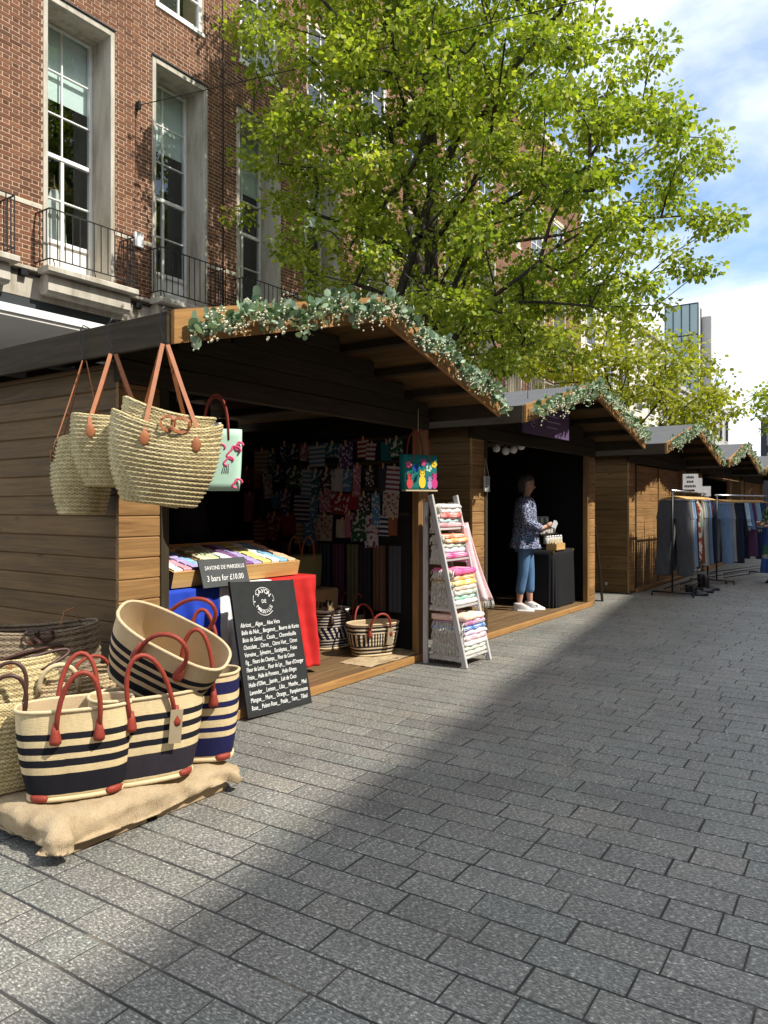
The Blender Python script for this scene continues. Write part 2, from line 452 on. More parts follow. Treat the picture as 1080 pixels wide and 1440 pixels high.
for i, (x, y, L, dz) in enumerate(stones):
    tz = Matrix.Translation((x, y, dz)) @ Matrix.Rotation(rot, 4, 'Z') @ Matrix.Rotation(max(-.006, min(.006, pr.gauss(0, .0025))), 4, 'X') @ Matrix.Rotation(max(-.008, min(.008, pr.gauss(0, .003))), 4, 'Y')
    if i in big:
        key = (L, pr.randrange(2))
        if key not in smesh:
            vs, fs = stone_mesh(L); smesh[key] = MB().add(vs, fs).mesh('paving_stone', M['granite'])
        link('paving_stone', smesh[key], pave, tz)
    else:
        vs, fs = stone_mesh(L); rest.add(vs, fs, tz); tints += [pr.random()] * 12
o = rest.build('paving_stones', M['granite'], pave); tag(o, kind='stuff')
at = o.data.attributes.new('tint', 'FLOAT', 'POINT'); at.data.foreach_set('value', tints)

# ------------------------------------------------------------------ the brick building behind the stalls
BY = 12.0                      # facade plane
BX0, BX1 = 1.0, 33.0
bay0, pitch, ww = 7.16, 2.25, 1.37   # outer left edge of the first full window, bay pitch, opening width with surround
bld = root('brick_building', 'red brown brick building with tall stone framed windows and iron balconies', 'building', (16, BY+2, 0))
bays = [bay0 + pitch*k for k in range(-2, 11)]
Z0, ZT = 4.86, 16.2
W1 = (5.36, 10.08); W2 = (11.25, 13.35)
opens = []                     # x0, x1, z0, z1
for b in bays:
    opens.append((b, b+ww, W1[0], W1[1])); opens.append((b+.10, b+ww-.10, W2[0], W2[1]))
wallmb = MB(); D = .62
edges = [BX0]
for b in bays: edges += [b, b+ww]
edges.append(BX1)
for i in range(0, len(edges)-1, 2):
    wallmb.box((edges[i], BY+.0035, Z0), (edges[i+1], BY+D, ZT))
for b in bays:
    for z0, z1 in ((Z0, W1[0]), (W1[1], W2[0]), (W2[1], ZT)): wallmb.box((b, BY+.0036, z0), (b+ww, BY+D, z1))
    for a, c in ((b, b+.10), (b+ww-.10, b+ww)): wallmb.box((a, BY+.0037, W2[0]), (c, BY+D, W2[1]))
wall = wallmb.build('wall', M['mortar'], bld, Matrix())
# Flemish bond
ST, HD, CO, BJ = .213, .1005, .075, .012
bricks = []; br = random.Random(11)
row = 0; z = Z0 + .01
while z < ZT - .07:
    cuts = sorted([(a-.0, b+.0) for a, b, z0, z1 in opens if z + .065 > z0 - .07 and z < z1 + .09])
    if 6.42 < z + .03 < 6.50: cuts = [(BX0, BX1)]
    spans = []; s0 = BX0
    for a, b in cuts:
        pad = .02
        if a - pad > s0: spans.append((s0, a - pad))
        s0 = max(s0, b + pad)
    if s0 < BX1: spans.append((s0, BX1))
    for s0, s1 in spans:
        ph = 0.0 if row % 2 == 0 else (ST + HD)/2 + BJ - HD/2 + .053
        per = ST + HD + 2*BJ
        x = BX0 + ph + math.floor((s0 - BX0 - ph)/per)*per
        while x < s1:
            for l in (ST, HD):
                a, b = max(x, s0), min(x + l, s1)
                if b - a > .03: bricks.append((a, b, z))
                x += l + BJ
    z += CO; row += 1
def bscore(a, b, z):
    p = Vector(((a+b)/2, BY, z)) - CAM; d = p.dot(FWD)
    u = 540 + F*p.dot(RGT)/d; v = VH - F*p.z/d
    if not (-5 < u < 400 and -5 < v < 470): return 0
    return (b-a)/d/d
sc = [bscore(*q) for q in bricks]
bigb = set(sorted(range(len(bricks)), key=lambda i: -sc[i])[:300])
bmesh_cache = {}; rest = MB(); tints = []
for i, (a, b, z) in enumerate(bricks):
    L = b - a; dy = br.uniform(-.002, .001)
    vs = [(0,dy,0),(L,dy,0),(L,dy,.061),(0,dy,.061),(0,.02,0),(L,.02,0),(L,.02,.061),(0,.02,.061)]
    fs = [(0,1,2,3),(4,5,1,0),(5,6,2,1),(6,7,3,2),(7,4,0,3)]
    if i in bigb:
        key = round(L, 3)
        if key not in bmesh_cache: bmesh_cache[key] = MB().add(vs, fs).mesh('brick', M['brick'])
        link('brick', bmesh_cache[key], wall, Matrix.Translation((a, BY + dy, z)))
    else:
        rest.v += [(a+q[0], BY+q[1], z+q[2]) for q in vs]; n0 = len(rest.v) - 8
        rest.f += [tuple(n0+j for j in f) for f in fs]; rest.sm += [False]*5
        tints += [br.random()]*8
o = rest.build('bricks', M['brick'], wall, Matrix()); tag(o, kind='stuff')
at = o.data.attributes.new('tint', 'FLOAT', 'POINT'); at.data.foreach_set('value', tints)
# pale string course at rail height
for i in range(0, len(edges)-1, 2):
    boxo('string_course', (edges[i]+.06, BY-.012, 6.425), (edges[i+1]-.06, BY+.02, 6.49), M['stone'], bld)
# stone band, dark and white fascia strips, soffit and recessed shopfront
boxo('stone_band', (BX0, BY-.06, 4.86), (BX1, BY+.3, 5.30), M['stone'], bld, .01)
boxo('stone_ledge', (BX0, BY-.16, 5.30), (BX1, BY+.2, 5.365), M['stone'], bld, .012)
boxo('cable_conduit', (BX0, BY-.10, 5.235), (BX1, BY-.07, 5.262), M['iron'], bld, .005)
boxo('dark_fascia', (BX0, BY-.05, 4.70), (BX1, BY+.25, 4.855), M['dark_metal'], bld, .005)
boxo('white_fascia', (BX0, BY-.09, 4.56), (BX1, BY+.22, 4.695), M['white'], bld, .005)
boxo('soffit', (BX0, BY-.05, 4.50), (BX1, BY+3.2, 4.555), M['soffit'], bld, .004)
boxo('shopfront', (BX0, BY+3.2, 0), (BX1, BY+3.4, 4.56), M['room'], bld, .004)
for k in range(1, 7):
    boxo('pier', (bay0-.75+pitch*2*k, BY+.02, 0), (bay0-.15+pitch*2*k, BY+.6, 4.495), M['stone'], bld, .01)
boxo('roof_parapet', (BX0-.1, BY-.15, ZT), (BX1+.1, BY+.8, ZT+.35), M['stone'], bld, .02)
boxo('rear_mass', (BX0+.02, BY+4.4, 0), (BX1-.02, BY+10, ZT+.1), M['room'], bld, .0)
for xx in (BX0+.01, BX1-.3):
    boxo('end_wall', (xx, BY+.63, 0), (xx+.28, BY+4.39, ZT), M['brick'], bld, .0)

def tall_window(b):
    """stone surround, sash, panes, blind; b is the outer left edge"""
    x0, x1 = b, b+ww; z0, z1 = W1
    yb = BY + .53
    w = boxo('window', (x0+.075, yb+.06, z0+.01), (x1-.075, yb+.10, z0+.80), M['white_paint'], bld, .004)   # lower panel
    boxo('jamb', (x0-.015, BY-.02, z0-.02), (x0+.07, yb+.12, z1+.09), M['stone'], w)
    boxo('jamb', (x1-.07, BY-.02, z0-.02), (x1+.015, yb+.12, z1+.09), M['stone'], w)
    boxo('lintel', (x0+.072, BY-.022, z1-.02), (x1-.072, yb+.12, z1+.088), M['stone'], w)
    boxo('drip_edge', (x0-.03, BY-.05, z1+.09), (x1+.03, BY+.02, z1+.115), M['dark_metal'], w)
    f0, f1 = x0+.075, x1-.075; xm = (f0+f1)/2; s = .055
    zs = [z0+.80 + .765*k for k in range(6)]
    boxo('frame', (f0, yb, z0+.01), (f0+s, yb+.10, z1-.025), M['white_paint'], w)
    boxo('frame', (f1-s, yb, z0+.01), (f1, yb+.10, z1-.025), M['white_paint'], w)
    for k, zz in enumerate(zs):
        hh = .075 if k in (0, 2) else .028
        if k == 5: hh = .05
        if k == 5: zz = z1-.055
        boxo('glazing_bar', (f0+s+.001, yb+.012 - (.02 if k == 2 else 0), zz-hh/2), (f1-s-.001, yb+.07, zz+hh/2), M['white_paint'], w)
    boxo('mullion', (xm-.014, yb+.016, zs[2]+.04), (xm+.014, yb+.065, z1-.05), M['white_paint'], w)
    boxo('mullion', (xm-.032, yb+.008, z0+.06), (xm+.032, yb+.072, zs[2]-.039), M['white_paint'], w)
    for pz in (z0+.10,):
        for a, c in ((f0+s+.06, xm-.09), (xm+.09, f1-s-.06)):
            boxo('panel', (a, yb+.045, pz), (c, yb+.058, pz+.62), M['white_paint'], w)
    zs[5] = z1-.05
    for k in range(5):
        for a, c in ((f0+s, xm-.014), (xm+.014, f1-s)):
            pm = MB().add([(a, yb+.04, zs[k]), (c, yb+.04, zs[k]), (c, yb+.04, zs[k+1]), (a, yb+.04, zs[k+1])], [(0,1,2,3)])
            pm.build('pane', M['glass'], w, Matrix())
    boxo('blind', (f0+.02, yb+.125, 8.72 + .06*math.sin(b*3)), (f1-.02, yb+.135, z1-.03), M['blind'], w, 0)
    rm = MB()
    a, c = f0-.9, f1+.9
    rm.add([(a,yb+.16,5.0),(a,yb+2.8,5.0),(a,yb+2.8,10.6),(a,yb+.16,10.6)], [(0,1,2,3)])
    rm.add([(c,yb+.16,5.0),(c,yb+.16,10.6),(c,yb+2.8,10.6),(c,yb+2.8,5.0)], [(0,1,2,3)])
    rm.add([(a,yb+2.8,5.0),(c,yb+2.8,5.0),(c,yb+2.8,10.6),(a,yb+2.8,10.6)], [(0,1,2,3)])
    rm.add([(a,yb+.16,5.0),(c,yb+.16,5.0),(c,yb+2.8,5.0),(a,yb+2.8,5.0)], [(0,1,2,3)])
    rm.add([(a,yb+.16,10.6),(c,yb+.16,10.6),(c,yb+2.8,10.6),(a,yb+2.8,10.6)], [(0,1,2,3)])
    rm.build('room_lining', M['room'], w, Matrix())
    return w
def balcony(b):
    x0, x1 = b-.14, b+ww+.14; yf = BY-.42; zb = 5.40
    s = boxo('balcony', (x0-.06, yf-.06, 5.27), (x1+.06, BY-.165, 5.375), M['stone'], bld, .015)
    boxo('bracket', (x0+.02, BY-.34, 4.95), (x1-.02, BY-.062, 5.268), M['stone'], s, .05)
    top, low = zb+.93, zb+.10
    for zz in (top, low):
        beam('rail', (x0, yf, zz), (x1, yf, zz), .03, .016, M['iron'], s, ch=.003)
        for xx in (x0, x1): beam('rail', (xx, yf+.01, zz), (xx, BY-.002, zz), .03, .016, M['iron'], s, ch=.003)
    n = 12
    for k in range(n+1):
        xx = x0 + (x1-x0)*k/n
        beam('bar', (xx, yf, low+.008 if 0 < k < n else 5.375), (xx, yf, top-.008), .016, .016, M['iron'], s, up=(0,1,0), ch=.003)
    for xx in (x0, x1):
        for k in (1, 2, 3): beam('bar', (xx, yf + (BY-yf)*k/4, low+.008), (xx, yf + (BY-yf)*k/4, top-.008), .016, .016, M['iron'], s, up=(0,1,0), ch=.003)
    for k in (.04, .5, .96):
        xx = x0 + (x1-x0)*k
        MB().tube([(xx,yf,low-.005),(xx-.02,yf-.03,low-.05),(xx,yf-.035,low-.09),(xx+.005,yf-.02,low-.124)], .009, 5).build('scroll', M['iron'], s, Matrix())
def upper_window(b):
    x0, x1 = b+.10, b+ww-.10; z0, z1 = W2; y = BY+.03
    w = boxo('upper_window', (x0-.04, BY-.03, z0-.075), (x1+.04, BY+.14, z0-.005), M['white_paint'], bld)
    for a, c in ((x0, x0+.08), (x1-.08, x1)): boxo('frame', (a, y, z0), (c, y+.1, z1), M['white_paint'], w)
    boxo('frame', (x0+.081, y, z1-.08), (x1-.081, y+.1, z1), M['white_paint'], w)
    boxo('frame', (x0+.081, y, z0), (x1-.081, y+.1, z0+.08), M['white_paint'], w)
    xs = [x0+.08, (x0+x1)/2, x1-.08]; zs = [z0+.08, z0+.6, z0+1.07, z0+1.55, z1-.08]
    for k in (1, 2, 3): boxo('glazing_bar', (xs[0]+.001, y+.02, zs[k]-.018), (xs[2]-.001, y+.07, zs[k]+.018), M['white_paint'], w)
    boxo('mullion', (xs[1]-.018, y+.024, z0+.081), (xs[1]+.018, y+.074, z1-.081), M['white_paint'], w)
    for k in range(4):
        for i in range(2):
            MB().add([(xs[i], y+.05, zs[k]), (xs[i+1], y+.05, zs[k]), (xs[i+1], y+.05, zs[k+1]), (xs[i], y+.05, zs[k+1])], [(0,1,2,3)]).build('pane', M['glass'], w, Matrix())
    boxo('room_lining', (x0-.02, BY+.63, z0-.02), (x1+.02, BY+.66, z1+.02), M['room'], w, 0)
for b in bays:
    tall_window(b); balcony(b); upper_window(b)
# pale gown hanging behind the glass of the first full window
gp = onY(80, 292, BY+.72)
gw = root('white_gown', 'white gown on a hanger behind the glass of the tall left window', 'gown', gp)
MB().grid(lambda u, v: (gp.x + (.07+.10*min(1, v*3)+.10*v)*math.cos(2*math.pi*u), BY+.80 + (.03+.03*v)*math.sin(2*math.pi*u)*(1+.3*math.sin(u*44)), gp.z+.35-1.25*v), 36, 12, True, True).build('cloth', M['white'], gw, Matrix())
MB().tube([(gp.x-.17, BY+.80, gp.z+.31), (gp.x, BY+.80, gp.z+.40), (gp.x+.17, BY+.80, gp.z+.31)], .008, 6).build('hanger', M['wood_pale'], gw, Matrix())
MB().tube([(gp.x, BY+.80, gp.z+.40), (gp.x, BY+.80, gp.z+.62)], .005, 5).build('cord', M['white'], gw, Matrix())
# small fittings on the facade
p = onY(193, 338, BY)
boxo('vent_box', (p.x-.10, BY-.07, p.z-.13), (p.x+.10, BY-.004, p.z+.13), M['white'], bld, .01)
for (u, v) in ((33, 383), (194, 430)):
    p = onY(u, v, BY-.12); boxo('floodlight', (p.x-.06, BY-.16, p.z-.06), (p.x+.06, BY-.061, p.z+.05), M['steel'], bld, .015)
p = onY(192, 150, BY); boxo('cable_bracket', (p.x-.03, BY-.12, p.z-.07), (p.x+.03, BY-.004, p.z+.07), M['iron'], bld, .01)
cabA = V(p.x, BY-.11, p.z)
p = onY(313, 200, BY)
MB().tube([(p.x, BY-.02, 5.4), (p.x, BY-.02, 15.8)], .012, 6).build('downlead', M['iron'], bld, Matrix())

# far neighbours
def block(name, label, x0, x1, y0, y1, h, m, rows, cols, wz=(1.0, 1.6), trim='white_paint'):
    r = root(name, label, 'building', ((x0+x1)/2, (y0+y1)/2, 0))
    boxo('wall', (x0, y0, 0), (x1, y1, h), M[m], r, 0)
    boxo('roof', (x0-.15, y0-.15, h), (x1+.15, y1+.15, h+.3), M['concrete'], r, .03)
    for face in ('front', 'side'):
        n = cols if face == 'front' else max(2, int(cols*(y1-y0)/(x1-x0)))
        for j in range(rows):
            for i in range(n):
                zc = 4.3 + (h-4.6)*(j+.5)/rows; hw, hh = wz[0]/2, wz[1]/2
                if face == 'front':
                    c = x0 + (x1-x0)*(i+.5)/n
                    w = boxo('window', (c-hw-.08, y0-.05, zc-hh-.08), (c+hw+.08, y0-.004, zc+hh+.08), M[trim], r, .01)
                    for a, b2 in ((c-hw, c-.03), (c+.03, c+hw)): boxo('pane', (a, y0-.07, zc-hh), (b2, y0-.052, zc+hh), M['dark_glass'], w, 0)
                else:
                    c = y0 + (y1-y0)*(i+.5)/n
                    w = boxo('window', (x0-.05, c-hw-.08, zc-hh-.08), (x0-.004, c+hw+.08, zc+hh+.08), M[trim], r, .01)
                    for a, b2 in ((c-hw, c-.03), (c+.03, c+hw)): boxo('pane', (x0-.07, a, zc-hh), (x0-.052, b2, zc+hh), M['dark_glass'], w, 0)
    return r
M['dark_glass'] = plain('dark_window_glass', (0.03, 0.035, 0.04), .08, .6, 2, .2)
M['slate'] = plain('dark_cladding', (0.05, 0.05, 0.055), .6, .3, 2, .2)
M['red_render'] = plain('far_brickwork', (0.26, 0.12, 0.075), .9, .1, 30, .3)
block('pale_building', 'cream rendered building with white framed windows beyond the long brick facade', 34.0, 50.0, 12.4, 22, 11.5, 'render', 3, 6, (1.1, 1.7))
block('grey_terrace', 'low grey terrace with pale window trim further down the street', 51.0, 68.0, 12.0, 22, 9.0, 'concrete', 2, 7, (1.1, 1.7))
block('dark_building', 'dark clad low building closing the far end of the street', 78.0, 90.0, -6, 11.0, 9.5, 'slate', 2, 5, (1.2, 1.6), 'concrete')
# glass tower
t = NT('tower_glass'); p = t.pos()
M['tower_glass'] = t.fin(t.mix(t.noise(p, .25, 3, .5), (.24, .33, .31), (.40, .50, .48)), .12, .6)
tw = root('glass_tower', 'pale green glazed office tower with grey fin rising behind the trees', 'building', (88, 20, 0))
ta = atD(932, 430, 80); tb = atD(986, 430, 80)
boxo('core', (ta.x+1.0, tb.y, 0), (ta.x+6, ta.y, ta.z-.3), M['concrete'], tw, 0)
for i in range(4):
    for j in range(7):
        y0 = tb.y + (ta.y-tb.y)*i/4; z0 = ta.z - 3.3*(j+1)
        boxo('glass_panel', (ta.x+.9, y0+.05, z0+.08), (ta.x+.98, y0+(ta.y-tb.y)/4-.05, z0+3.22), M['tower_glass'], tw, 0)
for i in range(5):
    y0 = tb.y + (ta.y-tb.y)*i/4; boxo('mullion', (ta.x+.84, y0-.05, ta.z-23.3), (ta.x+.99, y0+.045, ta.z), M['dark_metal'], tw, .01)
for j in range(8):
    boxo('transom', (ta.x+.86, tb.y, ta.z-3.3*j-.06), (ta.x+.985, ta.y, ta.z-3.3*j+.07), M['dark_metal'], tw, .01)
boxo('fin', (ta.x+2.4, tb.y-1.0, 0), (ta.x+3.6, tb.y-.06, ta.z-1.2), M['concrete'], tw, .02)
boxo('fin', (ta.x+1.9, tb.y-.05, 0), (ta.x+2.35, tb.y+.3, ta.z-.35), M['dark_metal'], tw, .02)

# building across the street: its parapet throws the long shadow over the paving
H = 19.0; sh = H/math.tan(SUN_ELEV)
off = Vector((math.sin(SUN_OFF), -math.cos(SUN_OFF), 0)) * sh
A = Vector((1.92, 2.01, 0)) + off; B = Vector((9.2, 3.09, 0)) + off
dirn = (B-A).normalized()
opp = root('facing_building', 'tall brick building across the street casting its shadow over the paving', 'building', A, (0, 0, math.atan2(dirn.y, dirn.x)))
boxes = MB().box((-40, -12, 0), (75, 0, H)); boxes.build('wall', M['red_render'], opp)
MB().box((-40.1, -12.1, H), (75.1, .05, H+.02)).build('roof', M['felt'], opp)
wmesh = MB().box((-.7, .004, -1), (.7, .05, 1)).mesh('window', M['white_paint']); pmesh = MB().box((-.6, .051, -.9), (.6, .06, .9)).mesh('pane', M['dark_glass'])
for i in range(-12, 24):
    for j in range(5):
        w = link('window', wmesh, opp); w.location = (i*3.0, 0, 2.4+3.5*j)
        q = link('pane', pmesh, w)
# overhead cable from the facade across the street
n_ = ray(192, 150).cross(ray(745, 0)); xb = 13.0; yb_ = -12.6
zb_ = CAMZ - (n_.x*xb + n_.y*yb_)/n_.z
cb_ = V(xb, yb_, zb_)
pts = [cabA.lerp(cb_, k/24) - V(0, 0, .25*math.sin(math.pi*k/24)) for k in range(25)]
tag(MB().tube(pts, .009, 5).build('overhead_cable', M['iron']), 'thin black cable strung from the brick facade across the street', 'cable')
# ------------------------------------------------------------------ market stalls
YF, YG = 3.62, 2.97              # wall front, front edge of the roof
ZE, ZP, FH = 2.37, 2.85, 0.17    # roof edge at the eaves, at the ridge, fascia height
BH = 0.121                       # board height
def stall(name, label, x0, x1, pl, prr, closed=False, yf=YF, yg=YG, dep=2.5, zs=1.0):
    r = root(name, label, 'market stall', ((x0+x1)/2, yf+dep/2, 0), group='wooden market stalls')
    yb = yf+dep; t0, t1 = x0-.17, x1+.17; xc = (x0+x1)/2
    ze, zp = ZE*zs, ZP*zs
    slope = (zp-ze)/(xc-t0)
    def zroof(x): return zp - slope*abs(x-xc)
    ztop = 2.10
    # floor
    n = 21
    for k in range(n):
        a = yf-.02 + (dep+.02)*k/n
        boxo('floor_plank', (x0+.035, a+.003, .03), (x1-.035, a+(dep+.02)/n-.003, .062), M['wood_floor'], r, .003)
    boxo('floor_edge', (x0+pl-.05, yf-.055, .004), (x1-prr+.05, yf-.025, .066), M['wood_fascia'], r, .004)
    # side and rear boards
    zz = .012; k = 0
    while zz < 2.20*zs:
        h = min(BH-.0006, 2.22*zs-zz)
        boxo('wall_board', (x0, yf+.03, zz), (x0+.028, yb, zz+h), M['wood_side'], r, .007)
        boxo('wall_board', (x1-.028, yf+.03, zz), (x1, yb, zz+h), M['wood_side'], r, .007)
        boxo('rear_board', (x0+.03, yb-.03, zz), (x1-.03, yb-.002, zz+h), M['wood_side'], r, .007)
        zz += BH
    for xx in (x0+.03, x1-.075):
        for yy in (yf+.03, yb-.08): boxo('corner_post', (xx, yy, .005), (xx+.045, yy+.045, 2.2*zs), M['wood_dark'], r, .004)
    # front returns
    def front_boards(a, b, y, z0, z1, nm, m):
        zz = z0
        while zz < z1-.02:
            h = min(BH-.0006, z1-zz)
            boxo(nm, (a, y, zz), (b, y+.028, zz+h), m, r, .007)
            zz += BH
    front_boards(x0-.012, x0+pl, yf, .012, ztop, 'front_board', M['wood'])
    if prr > .12: front_boards(x1-prr, x1+.012, yf, .012, ztop, 'front_board', M['wood'])
    for xx in (x0+pl+.002, x1-prr-.062): boxo('door_post', (xx, yf-.012, .005), (xx+.06, yf+.06, ztop+.0), M['wood_dark'] if xx < xc else M['wood'], r, .005)
    if prr <= .12: boxo('corner_board', (x1-prr, yf-.004, .005), (x1+.01, yf+.05, ztop), M['wood'], r, .005)
    # header and gable boards
    boxo('header', (x0-.01, yf-.014, ztop+.002), (x1+.01, yf+.05, ztop+.13), M['wood_dark'], r, .006)
    zz = ztop+.134
    while zz < zp-.06:
        h = BH-.0006
        half = min((x1-x0)/2, (zp-.045-(zz+h))/slope)
        if half < .08: break
        for yy in (yf-.006, yb-.03): boxo('gable_board', (xc-half, yy, zz), (xc+half, yy+.028, zz+h), M['wood_dark'], r, .006)
        zz += BH
    # roof
    rb = yb+.2
    for s_, e in ((-1, t0), (1, t1)):
        a, b = V(e, 0, ze-.02), V(xc, 0, zp-.02)
        m = (a+b)/2; nrm = V(-s_*0+s_*slope, 0, 1).normalized()
        L = (b-a).length
        mid = V(m.x, (yg+rb)/2, m.z)
        for q in range(12):     # roof boards run along the ridge
            f0 = q/12; f1 = (q+1)/12
            pa = a.lerp(b, (f0+f1)/2)
            beam('roof_board', V(pa.x, yg+.03, pa.z)-nrm*.012, V(pa.x, rb-.02, pa.z)-nrm*.012, L/12-.004, .018, M['wood_side'], r, up=nrm, ch=.003)
        fl = MB(); th = .008
        ax = (b-a).normalized()
        M4 = Matrix(((ax.x, 0, nrm.x, 0), (0, 1, 0, 0), (ax.z, 0, nrm.z, 0), (0, 0, 0, 1))); M4.translation = mid
        fl.box((-L/2-.015, -(rb-yg)/2+.02, .002), (L/2, (rb-yg)/2, .010))
        fl.build('roofing_felt', M['felt'], r, M4)
        for f in (.22, .48, .74):
            pa = a.lerp(b, f) - nrm*.055
            beam('purlin', V(pa.x, yg+.04, pa.z), V(pa.x, rb-.05, pa.z), .045, .07, M['wood_dark'], r, up=nrm, ch=.004)
        # barge board on the front, fascia along the eaves
        bb = MB()
        za, zb2 = ze+.004, zp+.006
        bb.add([(e-.0*s_, yg-.012, za), (xc, yg-.012, zb2), (xc, yg-.012, zb2-FH), (e, yg-.012, za-FH),
                (e, yg+.016, za), (xc, yg+.016, zb2), (xc, yg+.016, zb2-FH), (e, yg+.016, za-FH)],
               [(0,1,2,3),(7,6,5,4),(4,5,1,0),(3,2,6,7),(0,3,7,4),(1,5,6,2)] if s_ > 0 else [(3,2,1,0),(4,5,6,7),(0,1,5,4),(7,6,2,3),(4,7,3,0),(2,6,5,1)])
        me = bb.mesh('barge_board', M['wood_fascia'])
        # local x along the board so that the grain follows it
        ang = math.atan2(zb2-za, xc-e); T = Matrix.Translation(((e+xc)/2, yg, (za+zb2)/2-FH/2)) @ Matrix.Rotation(-ang, 4, 'Y')
        me.transform(T.inverted()); link('barge_board', me, r, T)
        boxo('eaves_fascia', (e-(.022 if s_ < 0 else 0)+(.0), yg+.018, ze-FH), (e+(.022 if s_ > 0 else 0), rb, ze-.004), M['wood_dark'], r, .004)
    if closed:
        front_boards(x0+pl+.064, x1-prr-.064, yf+.045, .03, ztop-.01, 'shutter_board', M['wood'])
        for xx in (xc-.03,): boxo('shutter_batten', (xx, yf+.025, .03), (xx+.06, yf+.043, ztop-.02), M['wood'], r, .004)
    return r, dict(x0=x0, x1=x1, xc=xc, t0=t0, t1=t1, yg=yg, yf=yf, ze=ze, zp=zp, zroof=zroof)
S1, i1 = stall('market_stall', 'timber stall selling straw baskets and soap, beside the burlap covered pallet', 2.62, 5.93, .27, .11)
S2, i2 = stall('market_stall', 'timber stall with purple sign and a woman standing in its doorway', 6.82, 10.50, .25, .25)
S3, i3 = stall('market_stall', 'closed timber stall with boarded front behind the clothes rail', 12.02, 15.78, .30, .30, True, 3.58)
S4, i4 = stall('market_stall', 'open dark timber stall beyond the boarded up stall', 17.0, 20.7, .28, .28, False, 3.58)
S5, i5 = stall('market_stall', 'furthest timber stall at the end of the row', 22.0, 25.7, .28, .28, True, 3.55)
# lifted hatch on the far open stall
hp = root('stall_hatch', 'raised timber hatch flap on the open far stall', 'hatch', (17.9, 3.4, 2.0))
for k in range(4): beam('hatch_board', (17.35, 3.5-.13*k, 2.04-.03*k), (18.5, 3.5-.13*k, 2.04-.03*k), .122, .02, M['wood_side'], hp, up=(0, .22, 1), ch=.003)
for xx in (17.4, 18.45): beam('hatch_batten', (xx, 3.55, 2.028), (xx, 3.03, 1.908), .03, .02, M['wood_dark'], hp)

# ------------------------------------------------------------------ garlands
def leafmat(name, c0, c1, trans=.35, rough=.5):
    t = NT(name); tint = t.math('FRACT', t.math('ADD', t.rnd(), t.attr('tint')))
    c = t.mix(tint, c0, c1)
    d = t.p; t.fin(c, rough, .3)
    tl = t.node('ShaderNodeBsdfTranslucent'); t.l.new(t.mix(1.0, c, (1.25, 1.35, .6), 'MULTIPLY'), tl.inputs[0])
    ms = t.node('ShaderNodeMixShader'); ms.inputs[0].default_value = trans
    t.l.new(d.outputs[0], ms.inputs[1]); t.l.new(tl.outputs[0], ms.inputs[2]); t.l.new(ms.outputs[0], t.out.inputs[0])
    return t.m
M['eucalyptus'] = leafmat('eucalyptus_leaf', (0.055, 0.115, 0.055), (0.36, 0.47, 0.33), .15, .5)
M['blossom'] = plain('cream_blossom', (0.74, 0.72, 0.52), .8, .1, 30, .2)
def disc_leaf(s=1.0):
    vs = [(0,0,0)] + [(.0,-.0,0)]
    n = 7; vs = []
    for k in range(n):
        a = 2*math.pi*k/n; rr = s*(.5+.06*math.cos(a))
        vs.append((rr*math.cos(a)+.5*s, rr*math.sin(a)*.92, .10*s*(abs(math.sin(a)))))
    vs.append((.5*s, 0, 0)); return vs, [(k, (k+1) % n, n) for k in range(n)]
gl_leaf = MB().add(*disc_leaf(1.0), smooth=True).mesh('leaf', M['eucalyptus'])
def garland(inf, label, nl, parts, seed, dens=1.0):
    g = random.Random(seed); x0, x1, yg = inf['t0'], inf['t1'], inf['yg']
    r = root('leaf_garland', label, 'garland', (inf['xc'], yg, inf['zp']), group='leaf garlands along the stall gables')
    def at(f):
        x = x0+.06 + (x1-x0-.06)*f
        return V(x, yg-.045, inf['zroof'](x) - .075 + .03*math.sin(x*9) - .02*math.sin(x*23))
    MB().tube([at(k/60) for k in range(61)], .008, 4).build('stem', M['eucalyptus'], r, Matrix())
    stuff = MB(); tints = []
    for k in range(nl):
        f = g.random(); p = at(f) + V(g.gauss(0, .02), -abs(g.gauss(0, .022)), g.gauss(0, .036))
        s = g.uniform(.030, .066)
        e = Euler((g.uniform(-1.2, 1.2), g.uniform(-1.9, .5), g.uniform(-2.9, -.2)))
        Mx = Matrix.Translation(p) @ e.to_matrix().to_4x4() @ Matrix.Scale(s, 4)
        if k < parts: link('leaf', gl_leaf, r, Mx)
        else:
            vs, fs = disc_leaf(1.0); stuff.add(vs, fs, Mx, True); tints += [g.random()]*8
    o = stuff.build('leaves', M['eucalyptus'], r, Matrix()); tag(o, kind='stuff')
    a_ = o.data.attributes.new('tint', 'FLOAT', 'POINT'); a_.data.foreach_set('value', tints)
    bl = MB()
    for k in range(int(190*dens)):
        f = g.random(); c = at(f) + V(g.gauss(0, .03), -.02-abs(g.gauss(0, .022)), g.gauss(-.012, .036))
        for q in range(5):
            p = c + V(g.gauss(0, .016), g.gauss(0, .012), g.gauss(0, .018)); s = g.uniform(.005, .0105)
            bl.add([(p.x+s,p.y,p.z),(p.x,p.y-s,p.z+s*.3),(p.x-s,p.y,p.z),(p.x,p.y+s,p.z),(p.x,p.y,p.z+s),(p.x,p.y,p.z-s)],
                   [(0,4,1),(1,4,2),(2,4,3),(3,4,0),(1,5,0),(2,5,1),(3,5,2),(0,5,3)])
    tag(bl.build('blossoms', M['blossom'], r, Matrix()), kind='stuff')
garland(i1, 'eucalyptus garland with cream blossom along the basket stall gable', 900, 260, 1)
garland(i2, 'eucalyptus garland above the purple sign', 800, 0, 2)
garland(i3, 'eucalyptus garland along the gable of the boarded up stall', 700, 0, 3)
garland(i4, 'eucalyptus garland on the gable of the open far stall', 650, 0, 4)
garland(i5, 'eucalyptus garland on the furthest stall of the row', 500, 0, 5)
